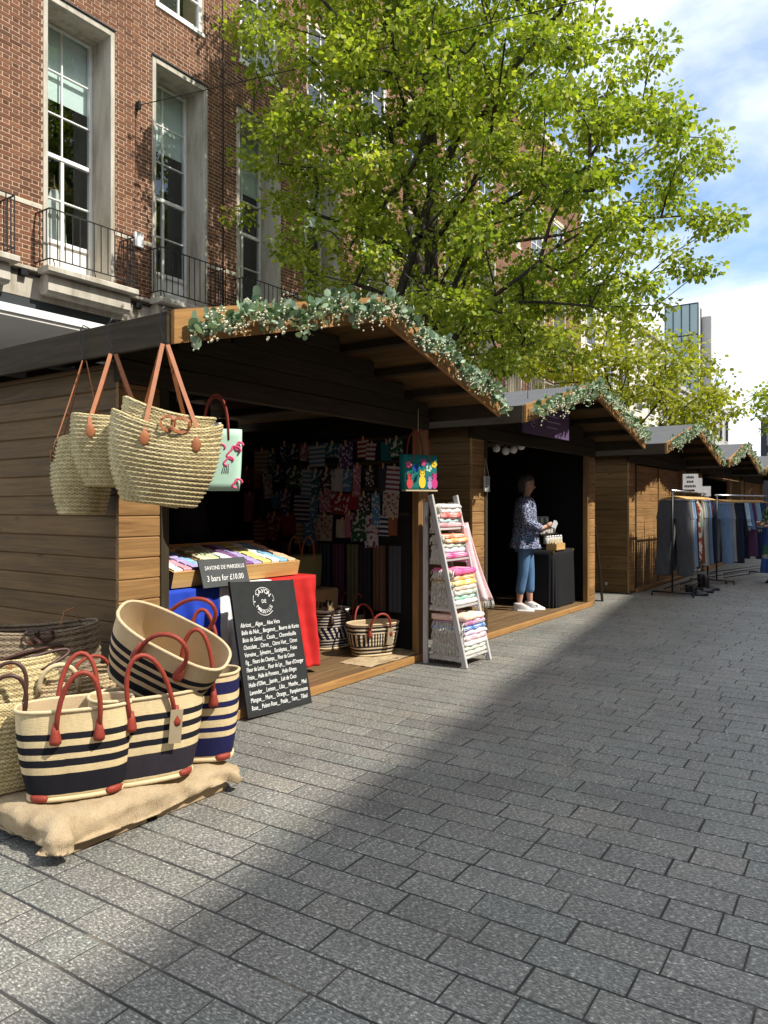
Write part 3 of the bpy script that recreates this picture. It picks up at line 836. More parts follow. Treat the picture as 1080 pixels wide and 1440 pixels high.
# ------------------------------------------------------------------ trees
t = NT('tree_bark'); o_ = t.pos()
bk = t.noise(t.mapping(o_, (14, 14, 3)), 1.5, 6, .65)
t.bump(bk, .8, .02); M['bark'] = t.fin(t.ramp(bk, [(.3, (.022, .018, .014)), (.7, (.10, .085, .068))]), .9, .15)
M['leaf_green'] = leafmat('fresh_green_leaf', (0.125, 0.20, 0.02), (0.54, 0.56, 0.075), .47, .45)
M['leaf_yellow'] = leafmat('yellow_green_leaf', (0.16, 0.21, 0.02), (0.46, 0.44, 0.045), .45, .45)
LEAF = np.array([(0,0,0),(.30,.26,.05),(.52,.40,.02),(.78,.24,.0),(1,0,-.10),(.78,-.24,.0),(.52,-.40,.02),(.30,-.26,.05),(.5,0,.0)])
LF = [(0,1,8),(1,2,8),(2,3,8),(3,4,8),(4,5,8),(5,6,8),(6,7,8),(7,0,8)]
def leaf_cloud(cents, nper, rad, size, seed):
    g = np.random.default_rng(seed)
    cents = np.array(cents); n = len(cents)*nper
    c = np.repeat(cents, nper, 0)
    d = g.normal(size=(n, 3)); d /= np.linalg.norm(d, axis=1)[:, None]
    rr = g.random(n)**.5
    p = c + d*rr[:, None]*np.array(rad)
    # leaves point outwards and droop; their faces look roughly up
    ax = d + g.normal(scale=.55, size=(n, 3)); ax[:, 2] -= .45; ax /= np.linalg.norm(ax, axis=1)[:, None]
    up = g.normal(scale=.62, size=(n, 3)); up[:, 2] += 1.0
    up -= ax*(up*ax).sum(1)[:, None]; up /= np.linalg.norm(up, axis=1)[:, None]
    sd = np.cross(up, ax); s = g.uniform(size[0], size[1], n)
    v = p[:, None, :] + (LEAF[None, :, 0:1]*ax[:, None, :] + LEAF[None, :, 1:2]*sd[:, None, :] + LEAF[None, :, 2:3]*up[:, None, :])*s[:, None, None]
    v = v.reshape(-1, 3)
    f = (np.array(LF)[None] + (np.arange(n)*9)[:, None, None]).reshape(-1, 3)
    ct = np.repeat(g.random(len(cents)), nper)
    ti = np.clip(.5*ct + .5*g.random(n), 0, .999)
    return v, f, np.repeat(ti, 9)
def fast_mesh(name, v, f, m, tint=None, smooth=False):
    me = bpy.data.meshes.new(name)
    me.vertices.add(len(v)); me.vertices.foreach_set('co', v.astype(np.float32).ravel())
    me.loops.add(f.size); me.loops.foreach_set('vertex_index', f.astype(np.int32).ravel())
    me.polygons.add(len(f)); me.polygons.foreach_set('loop_start', np.arange(0, f.size, f.shape[1], dtype=np.int32))
    me.update(calc_edges=True)
    me.materials.append(m)
    if tint is not None:
        a = me.attributes.new('tint', 'FLOAT', 'POINT'); a.data.foreach_set('value', tint.astype(np.float32))
    return me
def tree(name, label, base, trunk, cents, m, nper, rad, size, seed, r0, group='street trees', forks=None):
    """trunk: list of points up the stem; every leaf clump hangs on a twig grown from its nearest limb"""
    r = root(name, label, 'tree', base, group=group)
    nodes = [Vector(p) for p in trunk]; par = [i-1 for i in range(len(nodes))]; nt = len(nodes)
    for f in (forks or []):
        s0 = f[0]; prev = s0
        for p in f[1]:
            nodes.append(Vector(p)); par.append(prev); prev = len(nodes)-1
    g = random.Random(seed)
    cs = sorted([Vector(c) for c in cents], key=lambda c: (c-nodes[nt//2]).length)
    leaf_ends = []
    for c in cs:
        best = None
        for i, p in enumerate(nodes):
            if i < 2: continue
            d = (p-c).length
            if d > (best[0] if best else 1e9): continue
            d += (.55 if p.z > c.z+.2 else 0)
            if d > .05 and par[i] >= 0:      # prefer a limb that already heads this way
                w_ = p - nodes[par[i]]
                if w_.length > 1e-4: d *= 1.0 + .55*(1 - (c-p).normalized().dot(w_.normalized()))
            if best is None or d < best[0]: best = (d, i)
        i = best[1]; p = nodes[i]; L = (c-p).length
        k = max(1, int(L/.55)); prev = i
        for q in range(1, k+1):
            f = q/k; w = p.lerp(c, f) + V(g.gauss(0, .05), g.gauss(0, .05), .10*L*math.sin(math.pi*f)*.6 + g.gauss(0, .03))
            if q == k: w = c
            nodes.append(w); par.append(prev); prev = len(nodes)-1
    cnt = [1]*len(nodes)
    for i in range(len(nodes)-1, 0, -1):
        if par[i] >= 0: cnt[par[i]] += cnt[i]
    tot = cnt[0]
    rad_ = [max(.007, r0*(c/tot)**.48) for c in cnt]
    tr, brn = MB(), MB()
    tr.tube([nodes[i] for i in range(nt)], [max(rad_[i], r0*(1-.6*i/nt)) for i in range(nt)], 12, True)
    for i in range(nt, len(nodes)):
        a, b = nodes[par[i]], nodes[i]
        brn.tube([a, b], [min(rad_[par[i]], rad_[i]*1.6), rad_[i]], 5 if rad_[i] < .03 else 8, False)
    tr.build('trunk', M['bark'], r, Matrix())
    tag(brn.build('branches', M['bark'], r, Matrix()), kind='stuff')
    v, f, ti = leaf_cloud([tuple(c) for c in cs], nper, rad, size, seed)
    o = link('crown', fast_mesh('crown', v, f, m, ti), r, Matrix()); tag(o, kind='stuff')
    return r
def crown_from(lobes, d0, dd, n, cu, cv, ru, rv, seed):
    g = random.Random(seed); out = []
    wts = [l[2]**2 for l in lobes]
    while len(out) < n:
        u, v, rr = g.choices(lobes, wts)[0]
        a = g.random()*2*math.pi; q = math.sqrt(g.random())*rr
        uu, vv = u+q*math.cos(a), v+q*math.sin(a)
        rho = min(.97, math.hypot((uu-cu)/ru, (vv-cv)/rv))
        h = math.sqrt(1-rho*rho)
        off = g.uniform(-1, 1); off = math.copysign(abs(off)**.75, off)*h*dd
        p = atD(uu, vv, d0+off)
        if p.y > BY-.75: continue
        out.append(p)
    return out
TB = V(12.45, 7.5, 0)
dT = depth(TB)
lob = [(370,60,58),(352,195,36),(365,310,38),(392,370,38),(450,30,95),(560,0,115),(700,0,125),(805,30,70),(930,95,34),(905,140,50),(965,190,46),(988,235,32),(880,230,85),(950,270,52),(1003,302,28),(1008,355,20),(960,368,40),(880,350,85),(905,425,38),(790,430,80),(700,480,60),(700,470,45),(610,470,64),(620,455,50),(530,440,52),(660,430,60),(450,392,45),(480,300,95),(600,250,120),(700,200,130),(800,180,100),(760,330,100),(650,380,80),(560,130,110),(460,160,80),(690,90,105),(332,105,22),(600,-140,150),(760,-110,110),(470,-110,100),(680,-260,150),(330,330,14),(420,240,55),(860,90,50)]
cents = crown_from(lob, dT, 3.7, 740, 670, 150, 390, 430, 5)
trunk = [TB, TB+V(.02,0,1.5), TB+V(-.03,.02,3.0), TB+V(.02,0,4.3), TB+V(.05,.02,5.2), TB+V(-.04,.0,6.4), TB+V(.04,.0,7.8), TB+V(.0,.05,9.4), TB+V(.1,.0,11)]
def P(u, v, o=0): return atD(u, v, dT+o)
forks = [(3, [P(640,400,-.3), P(665,340,-.6), P(700,290,-1.0), P(760,255,-1.3), P(820,240,-1.5)]),
         (3, [P(660,380,.2), P(720,340,.6), P(790,330,1.2), P(860,345,1.7)]),
         (4, [P(560,350,-.5), P(500,320,-.9), P(440,300,-1.2)]),
         (4, [P(570,300,.8), P(520,250,1.4), P(470,210,1.9)]),
         (5, [P(660,270,-1), P(690,190,-1.6), P(700,110,-2)]),
         (5, [P(560,240,-1.), P(510,160,-1.6), P(450,100,-1.8)]),
         (6, [P(680,190,.9), P(740,110,1.5), P(800,60,1.7)]),
         (3, [P(690,425,-.9), P(760,425,-1.6), P(830,430,-1.8)]),
         (3, [P(560,420,-.9), P(500,400,-1.4)])]
tree('street_tree', 'large bright green broadleaf tree spreading behind the basket stall', TB, trunk, cents, M['leaf_green'], 125, (.41,.41,.22), (.05,.13), 21, .19, forks=forks)
T2 = V(24.5, 7.6, 0); d2 = depth(T2)
lob2 = [(735,505,30),(780,490,40),(830,500,50),(880,480,45),(930,500,50),(985,515,30),(1000,560,38),(960,560,50),(900,550,55),(840,545,45),(790,525,25),(1030,580,14),(960,600,25),(1010,600,20)]
c2 = crown_from(lob2, d2, 2.6, 185, 885, 520, 170, 120, 9)
tree('street_tree', 'smaller yellow green tree standing behind the boarded up stall', T2, [T2, T2+V(0,0,1.6), T2+V(.03,0,2.8), T2+V(0,.03,4.0), T2+V(.1,0,5.2), T2+V(.1,0,6.2)], c2, M['leaf_yellow'], 50, (.55,.55,.28), (.09,.19), 22, .11)
T3 = V(60, 6.75, 0)
g3 = random.Random(4); c3 = []
while len(c3) < 60:
    q = V(g3.uniform(-1,1), g3.uniform(-1,1), g3.uniform(-1,1))
    if q.length < 1: c3.append(T3 + V(q.x*2.4, q.y*2.2, 8.6+q.z*2.3))
tree('street_tree', 'distant dark green tree beside the dark building at the far end', T3, [T3, T3+V(0,0,2.5), T3+V(0,.1,4.5), T3+V(.1,0,6.3), T3+V(0,0,8)], c3, M['leaf_green'], 42, (.7,.7,.45), (.2,.34), 23, .12)
# ------------------------------------------------------------------ baskets
def straw(name, c0, c1, s=1.0):
    """plaited palm: short slanted stitches round each coil"""
    t = NT(name); o = t.obj(); x, y, z = t.sep(o)[:3]
    an = t.math('ARCTAN2', y, x)
    st = t.math('SINE', t.math('ADD', t.math('MULTIPLY', an, 46.0*s), t.math('MULTIPLY', z, 420.0)))
    st2 = t.math('SINE', t.math('SUBTRACT', t.math('MULTIPLY', an, 46.0*s), t.math('MULTIPLY', z, 420.0)))
    w = t.math('MAXIMUM', st, st2)
    n = t.noise(t.mapping(o, (40, 40, 40)), 1.0, 4, .65); n2 = t.noise(o, 7, 3, .6)
    f = t.math('ADD', t.math('MULTIPLY', w, .16), t.math('ADD', t.math('MULTIPLY', n, .65), t.math('MULTIPLY', n2, .35)))
    c = t.ramp(f, [(.30, c0), (.62, [(a+b)/2*1.02 for a, b in zip(c0, c1)]), (.82, c1)])
    t.bump(t.math('ADD', t.math('MULTIPLY', w, .4), n), .55, .004)
    return t.fin(c, .85, .15)
M['straw'] = straw('palm_straw', (0.25, 0.185, 0.075), (0.74, 0.63, 0.36))
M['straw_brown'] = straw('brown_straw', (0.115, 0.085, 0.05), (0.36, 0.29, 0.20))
M['straw_tan'] = straw('tan_straw', (0.23, 0.165, 0.085), (0.60, 0.47, 0.29))
M['jute'] = plain('jute_cloth', (0.56, 0.43, 0.26), .95, .1, 9, .2, 0, .6, 260)
M['raffia_rim'] = plain('raffia_binding', (0.56, 0.45, 0.27), .9, .1, 60, .2, 0, .4, 200)
def striped(name, stops, cols):
    """stops: list of (height, key) bands from the bottom up; flat woven colour"""
    t = NT(name); o = t.obj(); x, y, z = t.sep(o)[:3]
    wob = t.math('MULTIPLY_ADD', t.noise(t.mapping(o, (9, 9, 1)), 1.0, 3), .007, -.0035)
    c = t.ramp(t.math('ADD', z, wob), [(h, cols[k]) for h, k in stops], 'CONSTANT')
    an = t.math('ARCTAN2', y, x)
    ver = t.noise(t.comb(t.math('MULTIPLY', an, 60.0), t.math('MULTIPLY', z, 12.0), 0.0), 1.0, 3, .6)
    hor = t.noise(t.comb(t.math('MULTIPLY', an, 6.0), t.math('MULTIPLY', z, 260.0), 0.0), 1.0, 3, .6)
    big = t.noise(t.mapping(o, (16, 16, 3)), 1.0, 4, .6)
    f = t.math('ADD', t.math('MULTIPLY', ver, .30), t.math('ADD', t.math('MULTIPLY', hor, .35), t.math('MULTIPLY', big, .45)))
    c = t.scale_by(c, t.math('MULTIPLY_ADD', f, 1.1, .42))
    t.bump(t.math('ADD', ver, hor), .5, .004)
    return t.fin(c, .85, .15)
RC = {'c': (0.60, 0.475, 0.265), 'k': (0.012, 0.012, 0.016), 'n': (0.014, 0.014, 0.06), 'j': (0.50, 0.375, 0.215), 'd': (0.028, 0.024, 0.030)}
def sup(a, p): s, c = math.sin(a), math.cos(a); return (math.copysign(abs(c)**p, c), math.copysign(abs(s)**p, s))
def shell(w0, d0, w1, d1, h, coils=0, amp=.0, rings=14, n=40, th=.008, bulge=.02, dip=0.0, p=.8, inner=True, wob=.0, seed=0, lining=None):
    """open oval vessel; dip lowers the rim at the two long-side middles"""
    b = MB(); rows = []
    ph = seed*1.7
    if coils: rings = coils*3
    for i in range(rings+1):
        f = i/rings
        k = f**.85
        bg_ = bulge*math.sin(math.pi*f)
        ex = amp*(abs(math.sin(math.pi*f*coils))) if coils else 0
        rows.append((w0/2+(w1-w0)/2*k+bg_+ex, d0/2+(d1-d0)/2*k+bg_+ex, h*f, f))
    vs = []
    def ring(a_, b_, z, f):
        for q in range(n):
            an = 2*math.pi*q/n; cx, cy = sup(an, p)
            zz = z + dip*f*f*(cx*cx - .5)*2*.5
            wb = 1 + wob*f*math.sin(2*an+ph) + wob*.7*f*math.sin(3*an+ph*2)
            vs.append((a_*cx*wb, b_*cy*wb, zz))
    fs = []
    for a_, b_, z, f in rows: ring(a_, b_, z, f)
    m = len(rows)
    if inner:
        for a_, b_, z, f in reversed(rows[::max(1, rings//7)]):
            ring(a_-th, b_-th, max(z, .012), f); m += 1
    for i in range(m-1):
        for q in range(n):
            q2 = (q+1) % n; fs.append((i*n+q, i*n+q2, (i+1)*n+q2, (i+1)*n+q))
    fs.append(tuple(range(n-1, -1, -1))); fs.append(tuple((m-1)*n+q for q in range(n)))
    b.add(vs, fs, None, True)
    rim = [vs[rings*n+q] for q in range(n)]
    if lining is not None:      # split: outer skin in b, inner cloth in lining
        ro = rings*n
        b.v, b.f, b.sm = [], [], []
        b.add(vs[:(rings+1)*n], [f for f in fs if max(f) < (rings+1)*n], None, True)
        sub = vs[(rings+1)*n:]; m2 = len(sub)//n
        f2 = [(i*n+q, i*n+(q+1) % n, (i+1)*n+(q+1) % n, (i+1)*n+q) for i in range(m2-1) for q in range(n)] + [tuple((m2-1)*n+q for q in range(n))]
        lining.add(sub, f2, None, True)
    return b, rim
def arch(p0, p1, hgt, lean=(0, 0, 0), n=14, tw=0.0):
    p0, p1 = Vector(p0), Vector(p1); out = []
    for k in range(n+1):
        a = math.pi*k/n; f = .5-.5*math.cos(a)
        s = abs(math.sin(a))**.72
        out.append(p0.lerp(p1, f) + V(0, 0, hgt*s) + Vector(lean)*s)
    return out
def striped_basket(label, loc, rot, w0, d0, w1, d1, h, mat, lean=((0,-.01,0),(0,.02,0)), hh=.20, hx=.10, handle='leather_red', tagged=False, liner=None, group='striped raffia baskets on the pallet', patch=True, za=.74, name='striped_basket', cat='basket', rim_m='raffia_rim', corner=((.30,-1),)):
    r = root(name, label, cat, loc, rot, group)
    ln_ = MB(); b, rim = shell(w0, d0, w1, d1, h, rings=12, bulge=.012, p=.72, wob=.028, seed=w1*10+loc[0]*3, lining=ln_)
    b.build('body', mat, r); ln_.build('lining', M[liner or 'jute'], r)
    q = MB(); q.tube([(x, y, z) for x, y, z in rim]+[rim[0], rim[1]], .0085, 6, False); q.build('rim', M[rim_m], r)
    # base binding
    base = [(w0/2*1.01*sup(2*math.pi*k/28, .72)[0], d0/2*1.01*sup(2*math.pi*k/28, .72)[1], .010) for k in range(30)]
    MB().tube(base, .012, 6, False).build('base_binding', M['raffia_rim'], r)
    for s_, ln in ((-1, lean[0]), (1, lean[1])):
        wz = w0/2 + (w1-w0)/2*za; dz = (d0/2 + (d1-d0)/2*za**.85) + .018
        yy = s_*dz
        pts = arch((-hx, yy, h*za), (hx, yy, h*za), h*(1-za)+hh, ln)
        ho = MB().tube(pts, .0105, 8).build('handle', M[handle], r)
        for xx in (-hx, hx):
            tb = MB(); tb.tube([(xx, yy, h*za+.055), (xx, yy, h*za+.02), (xx, yy+.001*s_, h*za-.012), (xx, yy, h*za-.03)], [.011, .017, .024, .023], 8); tb.build('tab', M[handle], ho)
    if patch:
        for xx, yy in ((.36, -.36), (-.36, -.36)):
            MB().lathe([(.0, -.012), (.026, -.011), (.031, .002), (.028, .014), (.014, .018)], 12, Matrix.Translation((w0*xx*1.10, d0*yy*1.10, .016)) @ Matrix.Rotation(-.6 if xx < 0 else .6, 4, 'Z'), True, 1.35, .6).build('corner_patch', M['leather_red'], r)
    if tagged:
        dz = d0/2 + (d1-d0)/2*za**.85 + .034
        tg = MB().box((-.028, -.002, -.15), (.028, .002, 0), Matrix.Translation((hx, -dz, h*za+.04)) @ Matrix.Rotation(.08, 4, 'Y')); tg.build('paper_tag', M['tagcard'], r)
    return r
M['tagcard'] = plain('brown_card_tag', (0.30, 0.24, 0.15), .9, .1, 20, .15)
def coil_basket(label, loc, rot, w0, d0, w1, d1, h, coils, mat='straw', dip=.0, hook=None, group=None, straps=True, inner_ring=False, name='straw_basket', strapx=.12, seed=0, leather='leather', tie=False):
    r = root(name, label, 'basket', loc, rot, group)
    b, rim = shell(w0, d0, w1, d1, h, coils=coils, amp=.011, n=56, bulge=.03, dip=dip, p=.9, wob=.02, seed=seed, th=.012)
    b.build('body', M[mat], r)
    for dz in (0, -.022):
        MB().tube([(x*1.004, y*1.004, z+dz) for x, y, z in rim]+[rim[0], rim[1]], .0085, 6, False).build('rim', M[mat], r)
    if inner_ring:
        b2, rim2 = shell(w0*.8, d0*.8, w1*.86, d1*.86, h*1.16, coils=coils, amp=.006, n=48, bulge=.02, dip=dip*.6, p=.9, wob=.04, seed=seed+3, th=.012)
        MX = Matrix.Translation((-.045, .02, 0)) @ Matrix.Rotation(.09, 4, 'Y')
        b2.build('inner_basket', M[mat], r, wm(r) @ MX)
        MB().tube([(MX @ Vector(q)) for q in rim2]+[MX @ Vector(rim2[0]), MX @ Vector(rim2[1])], .0085, 6, False).build('inner_rim', M[mat], r)
    if straps and hook is not None:
        hk = wm(r).inverted() @ Vector(hook)
        for s_ in (-1, 1):
            for xx in (-strapx, strapx):
                yy = s_*(d1/2+.012)*.86; a = V(xx, yy, h*.93 + dip*.2)
                low = V(xx, s_*(d1/2*.93+.018), h*.80)
                top = hk + V(.012*(1 if xx > 0 else -1), .01*s_, -.004)
                q = MB(); q.ribbon([low, a, a.lerp(top, .5)+V(0, 0, -.005), top], .020, .005, (1, 0, 0) if abs((top-a).x) < .2 else (1, .2, 0)); st = q.build('strap', M[leather], r)
                ang = math.atan2(xx, 1)
                MB().lathe([(0, -.003), (.020, -.003), (.024, 0), (.020, .003), (0, .003)], 8, Matrix.Translation(low+V(0, s_*.004, -.012)) @ Matrix.Rotation(R(90), 4, 'X'), True, 1, 1.5).build('strap_tab', M[leather], st)
    if tie:
        for k in range(2):
            g = random.Random(seed*5+k)
            c = V(strapx*(-.2+.5*k), -(d1/2), h*.93)
            pts = [c + V(.05*math.cos(a)*(.7+.2*k), -.02-.012*math.sin(a*2), .035*math.sin(a)+.02) for a in [q*math.pi*2/9 for q in range(10)]]
            MB().ribbon(pts, .016, .004, (.3, .3, 1)).build('leather_tie', M[leather], r)
    return r

# pallet and its burlap cloth
PX_, PXX, PY_, PYY = 1.72, 2.58, 2.765, 4.35
pal = root('wooden_pallet', 'low wooden pallet under the burlap cloth beside the basket stall', 'pallet', ((PX_+PXX)/2, (PY_+PYY)/2, 0))
for k in range(8):
    y0 = PY_+.01 + (PYY-PY_-.02)*k/8; boxo('deck_board', (PX_+.01, y0, .105), (PXX-.01, y0+.14, .125), M['pallet'], pal, .003)
for xx in (PX_+.01, (PX_+PXX)/2-.04, PXX-.1):
    boxo('stringer', (xx, PY_+.02, .082), (xx+.09, PYY, .1045), M['pallet'], pal, .003)
    for yy in (PY_+.03, (PY_+PYY)/2, PYY-.13): boxo('block', (xx, yy, .021), (xx+.09, yy+.09, .0815), M['pallet'], pal, .003)
for xa, xb in ((PX_-.0, (PX_+PXX)/2-.03), ((PX_+PXX)/2+.03, PXX+.01)): beam('front_board', (xa, PY_-.012, .045), (xb, PY_-.012, .045), .02, .085, M['pallet'], pal)
for yy in (PY_+.03, PYY-.13): boxo('base_board', (PX_+.01, yy, 0.0005), (PXX-.01, yy+.09, .0205), M['pallet'], pal, .003)
cl = MB(); NU, NV = 60, 84
def burlap(u, v):
    mx_, my_ = .17, .16
    x = PX_-mx_ + (PXX-PX_+2*mx_*.75)*u; y = PY_-my_ + (PYY-PY_+my_)*v
    ox = max(PX_-x, 0, x-PXX); oy = max(PY_-y, 0)
    n1 = noise.noise(V(x*5, y*5, 0)); n2 = noise.noise(V(x*13, y*13, 3)); n3 = noise.noise(V(x*2.1, y*2.1, 7))
    n4 = noise.noise(V(x*27+y*9, y*21, 9)); z = .149 + .022*max(0, n1) + .008*n2 + .005*n4
    px, py = x, y
    drop = math.hypot(ox, oy)
    if drop > 0:
        e = min(drop, .125)
        out = .034 + .035*(.5+.5*n1) + .022*n2 + .012*n4
        cx_, cy_ = (min(max(x, PX_), PXX), max(y, PY_))
        dv = V(x-cx_, y-cy_, 0).normalized()
        px, py = cx_+dv.x*out*min(1, e/.04), cy_+dv.y*out*min(1, e/.04)
        z -= e*.78*(1-.20*n3)
        if ox > 0 and oy > 0: px += dv.x*.04; py += dv.y*.05; z -= .012
    return (px, py, max(z, .012))
cl.grid(burlap, NU, NV)
t = NT('burlap_cloth'); o = t.obj(); x, y, z = t.sep(o)[:3]
wv = t.math('MULTIPLY', t.math('SINE', t.math('MULTIPLY', x, 900.0)), t.math('SINE', t.math('MULTIPLY', y, 900.0)))
bn = t.noise(o, 7, 6, .65); bf = t.noise(o, 190, 3, .6)
c = t.ramp(t.math('ADD', t.math('MULTIPLY', bn, .6), t.math('MULTIPLY', bf, .4)), [(.3, (.24, .175, .10)), (.5, (.40, .305, .185)), (.7, (.52, .415, .27))])
t.bump(t.math('ADD', t.math('MULTIPLY', wv, .25), t.math('ADD', bf, bn)), .6, .006)
M['burlap'] = t.fin(c, .95, .1)
o = cl.build('burlap_cloth', M['burlap']); sm = o.modifiers.new('thickness', 'SOLIDIFY'); sm.thickness = .006; bake_queue.append((o, None))
tag(o, 'rumpled tan burlap cloth draped over the low pallet', 'cloth')

ZB = .158
def gz(u, v, z=ZB): return onZ(u, v, z)
# A front basket
M['st_a'] = striped('raffia_stripes_a', [(0, 'c'), (.030, 'k'), (.118, 'c'), (.150, 'k'), (.182, 'c'), (.205, 'k'), (.237, 'c'), (.262, 'k'), (.292, 'c')], RC)
M['st_b'] = striped('raffia_stripes_b', [(0, 'c'), (.032, 'd'), (.140, 'c'), (.175, 'k'), (.203, 'c'), (.232, 'k'), (.260, 'c'), (.287, 'k'), (.315, 'c')], RC)
M['st_c'] = striped('raffia_stripes_c', [(0, 'c'), (.0, 'k'), (.07, 'j'), (.095, 'k'), (.122, 'j'), (.145, 'k'), (.172, 'j'), (.195, 'k'), (.222, 'j')], RC)
M['st_d'] = striped('raffia_stripes_d', [(0, 'c'), (.025, 'n'), (.118, 'c'), (.148, 'n'), (.170, 'c'), (.205, 'n'), (.228, 'c'), (.262, 'n'), (.290, 'c'), (.328, 'n'), (.385, 'c')], RC)
yw = R(-32)
p = gz(105, 1118); A_ = p
striped_basket('cream basket with four navy stripes at the pallet front, red handles upright', (p.x+.03, p.y+.03, ZB), (0, 0, yw), .375, .19, .485, .245, .385, M['st_a'], ((.02,-.03,0),(.02,.04,.02)), .165, .085)
p = gz(232, 1098)
striped_basket('cream and black striped basket with brown paper tag on its handle', (p.x-.01, p.y+.12, ZB), (0, 0, R(-24)), .40, .21, .50, .26, .39, M['st_b'], ((-.06,-.02,0),(.0,.05,-.12)), .20, .098, tagged=True)
p = gz(300, 1068)
striped_basket('cream basket with indigo stripes at the pallet corner next to the chalkboard', (p.x+.005, p.y+.095, ZB), (0, 0, R(-50)), .30, .20, .36, .25, .42, M['st_d'], ((0,-.02,0),(-.02,.03,.05)), .235, .08)
# tilted one resting on the two behind it
zc_ = (V(0, 0, 1)*.80 + RGT*.45 - FWD*.33).normalized()
xc_ = RGT*.85 - V(0, 0, 1)*.50 + FWD*.1; xc_ = (xc_ - zc_*xc_.dot(zc_)).normalized(); yc_ = zc_.cross(xc_)
Mc = Matrix(((xc_.x, yc_.x, zc_.x, 0), (xc_.y, yc_.y, zc_.y, 0), (xc_.z, yc_.z, zc_.z, 0), (0, 0, 0, 1)))
pc = atD(247, 893, 3.52) - zc_*.31
striped_basket('jute basket with black stripes tipped over on top of the other baskets', pc, Mc.to_euler(), .42, .24, .55, .30, .31, M['st_c'], ((.02,-.02,0),(.05,.0,.02)), .12, .105, patch=False, rim_m='jute', za=.80)
# others at the back of the pallet
p = atD(20, 1118, 3.32)
r = coil_basket('natural palm basket with dark brown handles at the pallet edge', (p.x-.05, p.y+.05, ZB), (0, 0, R(-30)), .33, .20, .40, .25, .33, 16, 'straw', 0, None, 'woven baskets on the pallet', False)
for s_ in (-1, 1): MB().tube(arch((-.10, s_*.13, .30), (.10, s_*.13, .30), .22, (.05, s_*.02, 0)), .009, 8).build('handle', M['leather_dark'], r)
MB().box((-.012, -.145, .29), (.012, -.14, .35)).build('paper_tag', M['white'], r)
p = atD(62, 1000, 3.62)
r = coil_basket('small chevron woven basket with white bound loop handles among the back baskets', (p.x+.12, p.y+.10, ZB), (0, 0, R(-25)), .30, .22, .36, .26, .36, 15, 'straw_tan', 0, None, 'woven baskets on the pallet', False, seed=2)
for s_ in (-1, 1): MB().tube(arch((-.09, s_*.13, .33), (.09, s_*.13, .33), .14, (0, s_*.02, 0)), .012, 8).build('handle', M['raffia_rim'], r)
p = atD(22, 1000, 3.70)
r = coil_basket('cream basket with orange stripe on its rim in the back row', (p.x-.02, p.y+.02, ZB), (0, 0, R(-20)), .34, .24, .40, .28, .50, 18, 'straw', 0, None, 'woven baskets on the pallet', False, seed=4)
MB().ribbon([(-.02+.0*k, -.15-.0005*k, .50-.02*k) for k in range(4)], .018, .003, (1, 0, 0)).build('orange_stripe', M['leather'], r)
for s_ in (-1, 1): MB().tube(arch((-.10, s_*.12, .44), (.12, s_*.12, .44), .10, (.22, -.06*s_, -.02)), .009, 8).build('handle', M['leather_dark'], r)
p = atD(66, 960, 3.98)
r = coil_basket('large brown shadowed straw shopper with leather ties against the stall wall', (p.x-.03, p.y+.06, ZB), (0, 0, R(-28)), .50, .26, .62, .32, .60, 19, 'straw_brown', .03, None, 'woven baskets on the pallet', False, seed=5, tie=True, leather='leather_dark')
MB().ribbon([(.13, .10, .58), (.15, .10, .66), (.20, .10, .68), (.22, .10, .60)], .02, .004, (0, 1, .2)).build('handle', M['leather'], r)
p = atD(118, 985, 3.80)
r = coil_basket('low tan palm basket half hidden behind the striped front basket', (p.x+.03, p.y+.08, ZB), (0, 0, R(-10)), .34, .22, .42, .27, .38, 17, 'straw_tan', 0, None, 'woven baskets on the pallet', False, seed=7)
for s_ in (-1, 1): MB().tube(arch((-.10, s_*.13, .34), (.10, s_*.13, .34), .15, (.0, s_*.02, 0)), .009, 8).build('handle', M['leather_red'], r)

# hanging baskets on the eaves
xe = i1['t0']-.03
def hookup(u, zt, zb, label, X=xe, th=.006):
    rr = ray(u, 500); y = rr.y/rr.x*X
    pts = [(X+.03, y, zt+.0), (X-.012, y, zt+.012), (X-.03, y, zt-.02), (X-.025, y+.01, (zt+zb)/2), (X-.012, y, zb+.03), (X-.02, y, zb), (X-.005, y, zb-.012), (X+.012, y, zb+.01)]
    o = MB().tube(pts, th*.6, 6).build('wire_hook', M['steel']); tag(o, label, 'hook', 'hooks on the stall eaves')
    return V(X-.004, y, zb)
h1 = hookup(120, 2.37, 2.19, 'bent black wire hook over the eaves holding the end-on basket')
h2 = hookup(160, 2.37, 2.20, 'bent black wire hook holding the middle hanging basket')
h3 = hookup(233, 2.37, 2.20, 'bent black wire hook by the eaves corner holding the widest basket')
coil_basket('narrow straw basket hanging end-on from the stall eaves, tan straps', (h1.x-.01, h1.y+.01, 1.355), (0, 0, R(52)), .30, .22, .40, .25, .40, 19, 'straw', .02, h1, 'straw baskets hanging from the eaves', seed=1, tie=True)
coil_basket('middle straw basket hanging from the stall eaves between two others', (h2.x+.0, h2.y-.02, 1.50), (0, 0, R(-35)), .27, .20, .42, .28, .36, 17, 'straw', .02, h2, 'straw baskets hanging from the eaves', seed=2)
coil_basket('widest straw basket with a second one nested inside, hanging from eaves corner', (h3.x+.00, h3.y+.045, 1.41), (R(3), R(6), R(-32)), .34, .22, .53, .33, .40, 18, 'straw', .06, h3, 'straw baskets hanging from the eaves', inner_ring=True, seed=3, tie=True)
